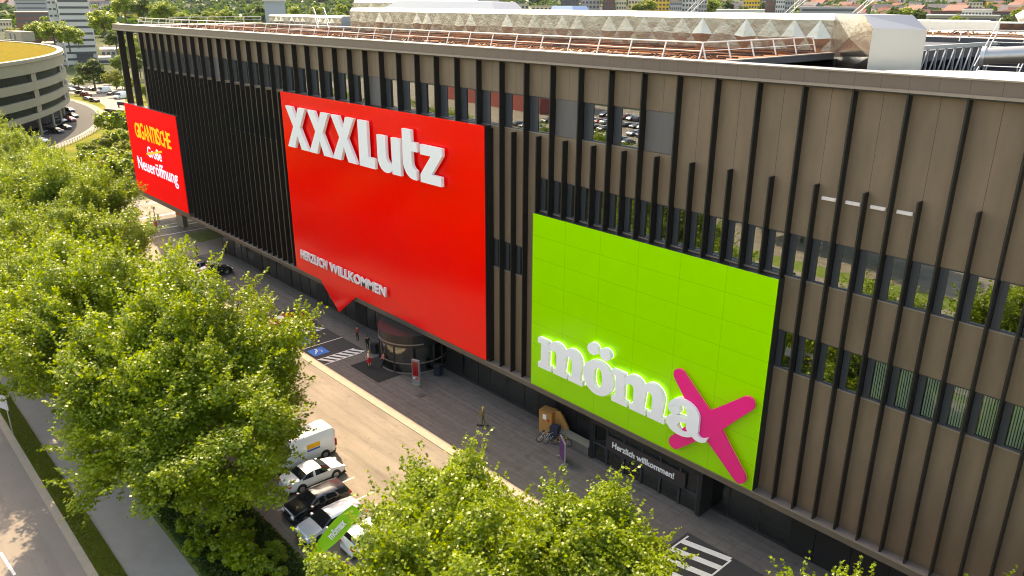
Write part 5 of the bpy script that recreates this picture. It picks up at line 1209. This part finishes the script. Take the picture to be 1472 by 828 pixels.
for n_ in range(250):
    if n_ < 170: px = rs_.uniform(1135, 1510); D = rs_.uniform(700, 1900)
    elif n_ < 215: px = rs_.uniform(-20, 175); D = rs_.uniform(750, 1700)
    else: px = rs_.uniform(560, 1130); D = rs_.uniform(560, 1500)
    d = ray_dir(px, 10); x, y = d[0]*D, d[1]*D; k = rs_.randrange(5)
    if used[k]: o = hp[k].copy(); col.objects.link(o)
    else: o = hp[k]; used[k] = True
    o.location = (x, y, terr(x, y)); o.rotation_euler.z = rs_.uniform(-.5, .9); s_ = rs_.uniform(.9, 1.5); o.scale = (s_, s_, s_)
    o['label'] = hlab[k]; o['group'] = 'houses on the distant slope, kind %s' % ('abcde'[k])
    o['group'] = hlab[k].replace('small ', '').split(' among')[0]+' houses on the slope'
# distant woods and town trees as one mass
def far_wood(name, n, az0, az1, r0, r1, s0, s1, m, lab, seed):
    g = np.random.default_rng(seed); K = 16
    az = np.radians(g.uniform(az0, az1, n)); r = g.uniform(r0, r1, n); x = r*np.sin(az); y = r*np.cos(az)
    z = np.array([terr(a, b) for a, b in zip(x, y)]); s_ = g.uniform(s0, s1, n)
    C_ = np.c_[x, y, z+s_*.5]
    u = g.normal(size=(n, K, 3)); u /= np.linalg.norm(u, axis=2)[..., None]; u[..., 2] = np.abs(u[..., 2])
    pos = C_[:, None]+u*s_[:, None, None]*np.array([1, 1, .8]); pos = pos.reshape(-1, 3); nn = n*K
    nr = u.reshape(-1, 3)+g.normal(size=(nn, 3))*.35; nr /= np.linalg.norm(nr, axis=1)[:, None]; t1 = np.cross(nr, g.normal(size=(nn, 3))); t1 /= np.linalg.norm(t1, axis=1)[:, None]; t2 = np.cross(nr, t1)
    sz = np.repeat(s_, K)*1.25
    v = (pos[:, None]+(t1[:, None]*QUAD[None, :, 0, None]*1.3+t2[:, None]*QUAD[None, :, 1, None])*sz[:, None, None]).reshape(-1, 3)
    me = bpy.data.meshes.new(name); me.vertices.add(len(v)); me.vertices.foreach_set('co', v.ravel().astype(np.float32)); me.loops.add(4*nn); me.loops.foreach_set('vertex_index', np.arange(4*nn, dtype=np.int32))
    me.polygons.add(nn); me.polygons.foreach_set('loop_start', np.arange(0, 4*nn, 4, dtype=np.int32)); me.polygons.foreach_set('loop_total', np.full(nn, 4, dtype=np.int32)); me.update(calc_edges=True); me.materials.append(m)
    o = bpy.data.objects.new(name, me); col.objects.link(o); tag(o, lab, 'wood', kind='stuff')
far_wood('town_greenery', 2800, -82, -8, 560, 2100, 4, 9, M_leaf2, 'town trees scattered between the distant houses', 1)
far_wood('distant_wood', 3500, -72, -56, 1500, 3600, 8, 16, M_leaf2, 'dark wooded hill at the top left behind the roof', 2)
far_wood('distant_wood', 3500, -82, -8, 2000, 3800, 9, 16, M_leaf2, 'wooded hills along the horizon', 3)
# ------------------------------------------------------------------ air
hz = MB().box(-5200, 5200, -5200, 5200, -12, 330).build('haze', None); hz.data.materials.clear()
mh = bpy.data.materials.new('haze_air'); mh.use_nodes = True; nh = mh.node_tree; nh.nodes.clear()
oh = nh.nodes.new('ShaderNodeOutputMaterial'); vh = nh.nodes.new('ShaderNodeVolumePrincipled')
vh.inputs['Color'].default_value = (.75,.82,.95,1); vh.inputs['Density'].default_value = .000022; vh.inputs['Anisotropy'].default_value = .3
nh.links.new(vh.outputs[0], oh.inputs['Volume']); hz.data.materials.append(mh); tag(hz, 'thin summer haze over the distant town', 'haze', kind='stuff')
# ------------------------------------------------------------------ buildings across the street, mirrored in the windows
t = thing('brick_building', 'red brick building across the street, mirrored in the top windows', 'building', (-235,-125,0), .1)
MB().box(0,55,0,22,0,12).build('wall', mat('red_brick', s2l((.55,.25,.22)), .85, var=.12, scale=.6), t); MB().box(-.4,55.4,-.4,22.4,12,12.8).build('roof', M_conc, t)
t = thing('green_canopy', 'green edged canopy across the street, mirrored in the middle windows', 'canopy', (-62,-30,0), .05)
MB().box(0,24,0,8,5.0,5.7).build('roof_slab', mat('canopy_green', s2l((.05,.60,.28)), .5), t)
for x in (2, 12, 22): MB().tube([(x,4,0),(x,4,5)], .15, 8).build('post', M_steel, t)
for i in range(14):
    x = -40-i*14; put(near_protos[i % 3], x, -22-(i % 3)*5, i*2.1, 'street tree across the road, seen only mirrored in the windows', 'trees mirrored in the facade windows', (.8,.8,.8))
for k, o in enumerate(mid+bush+near_protos+front_protos):
    if id(o) not in _used: bpy.data.objects.remove(o)
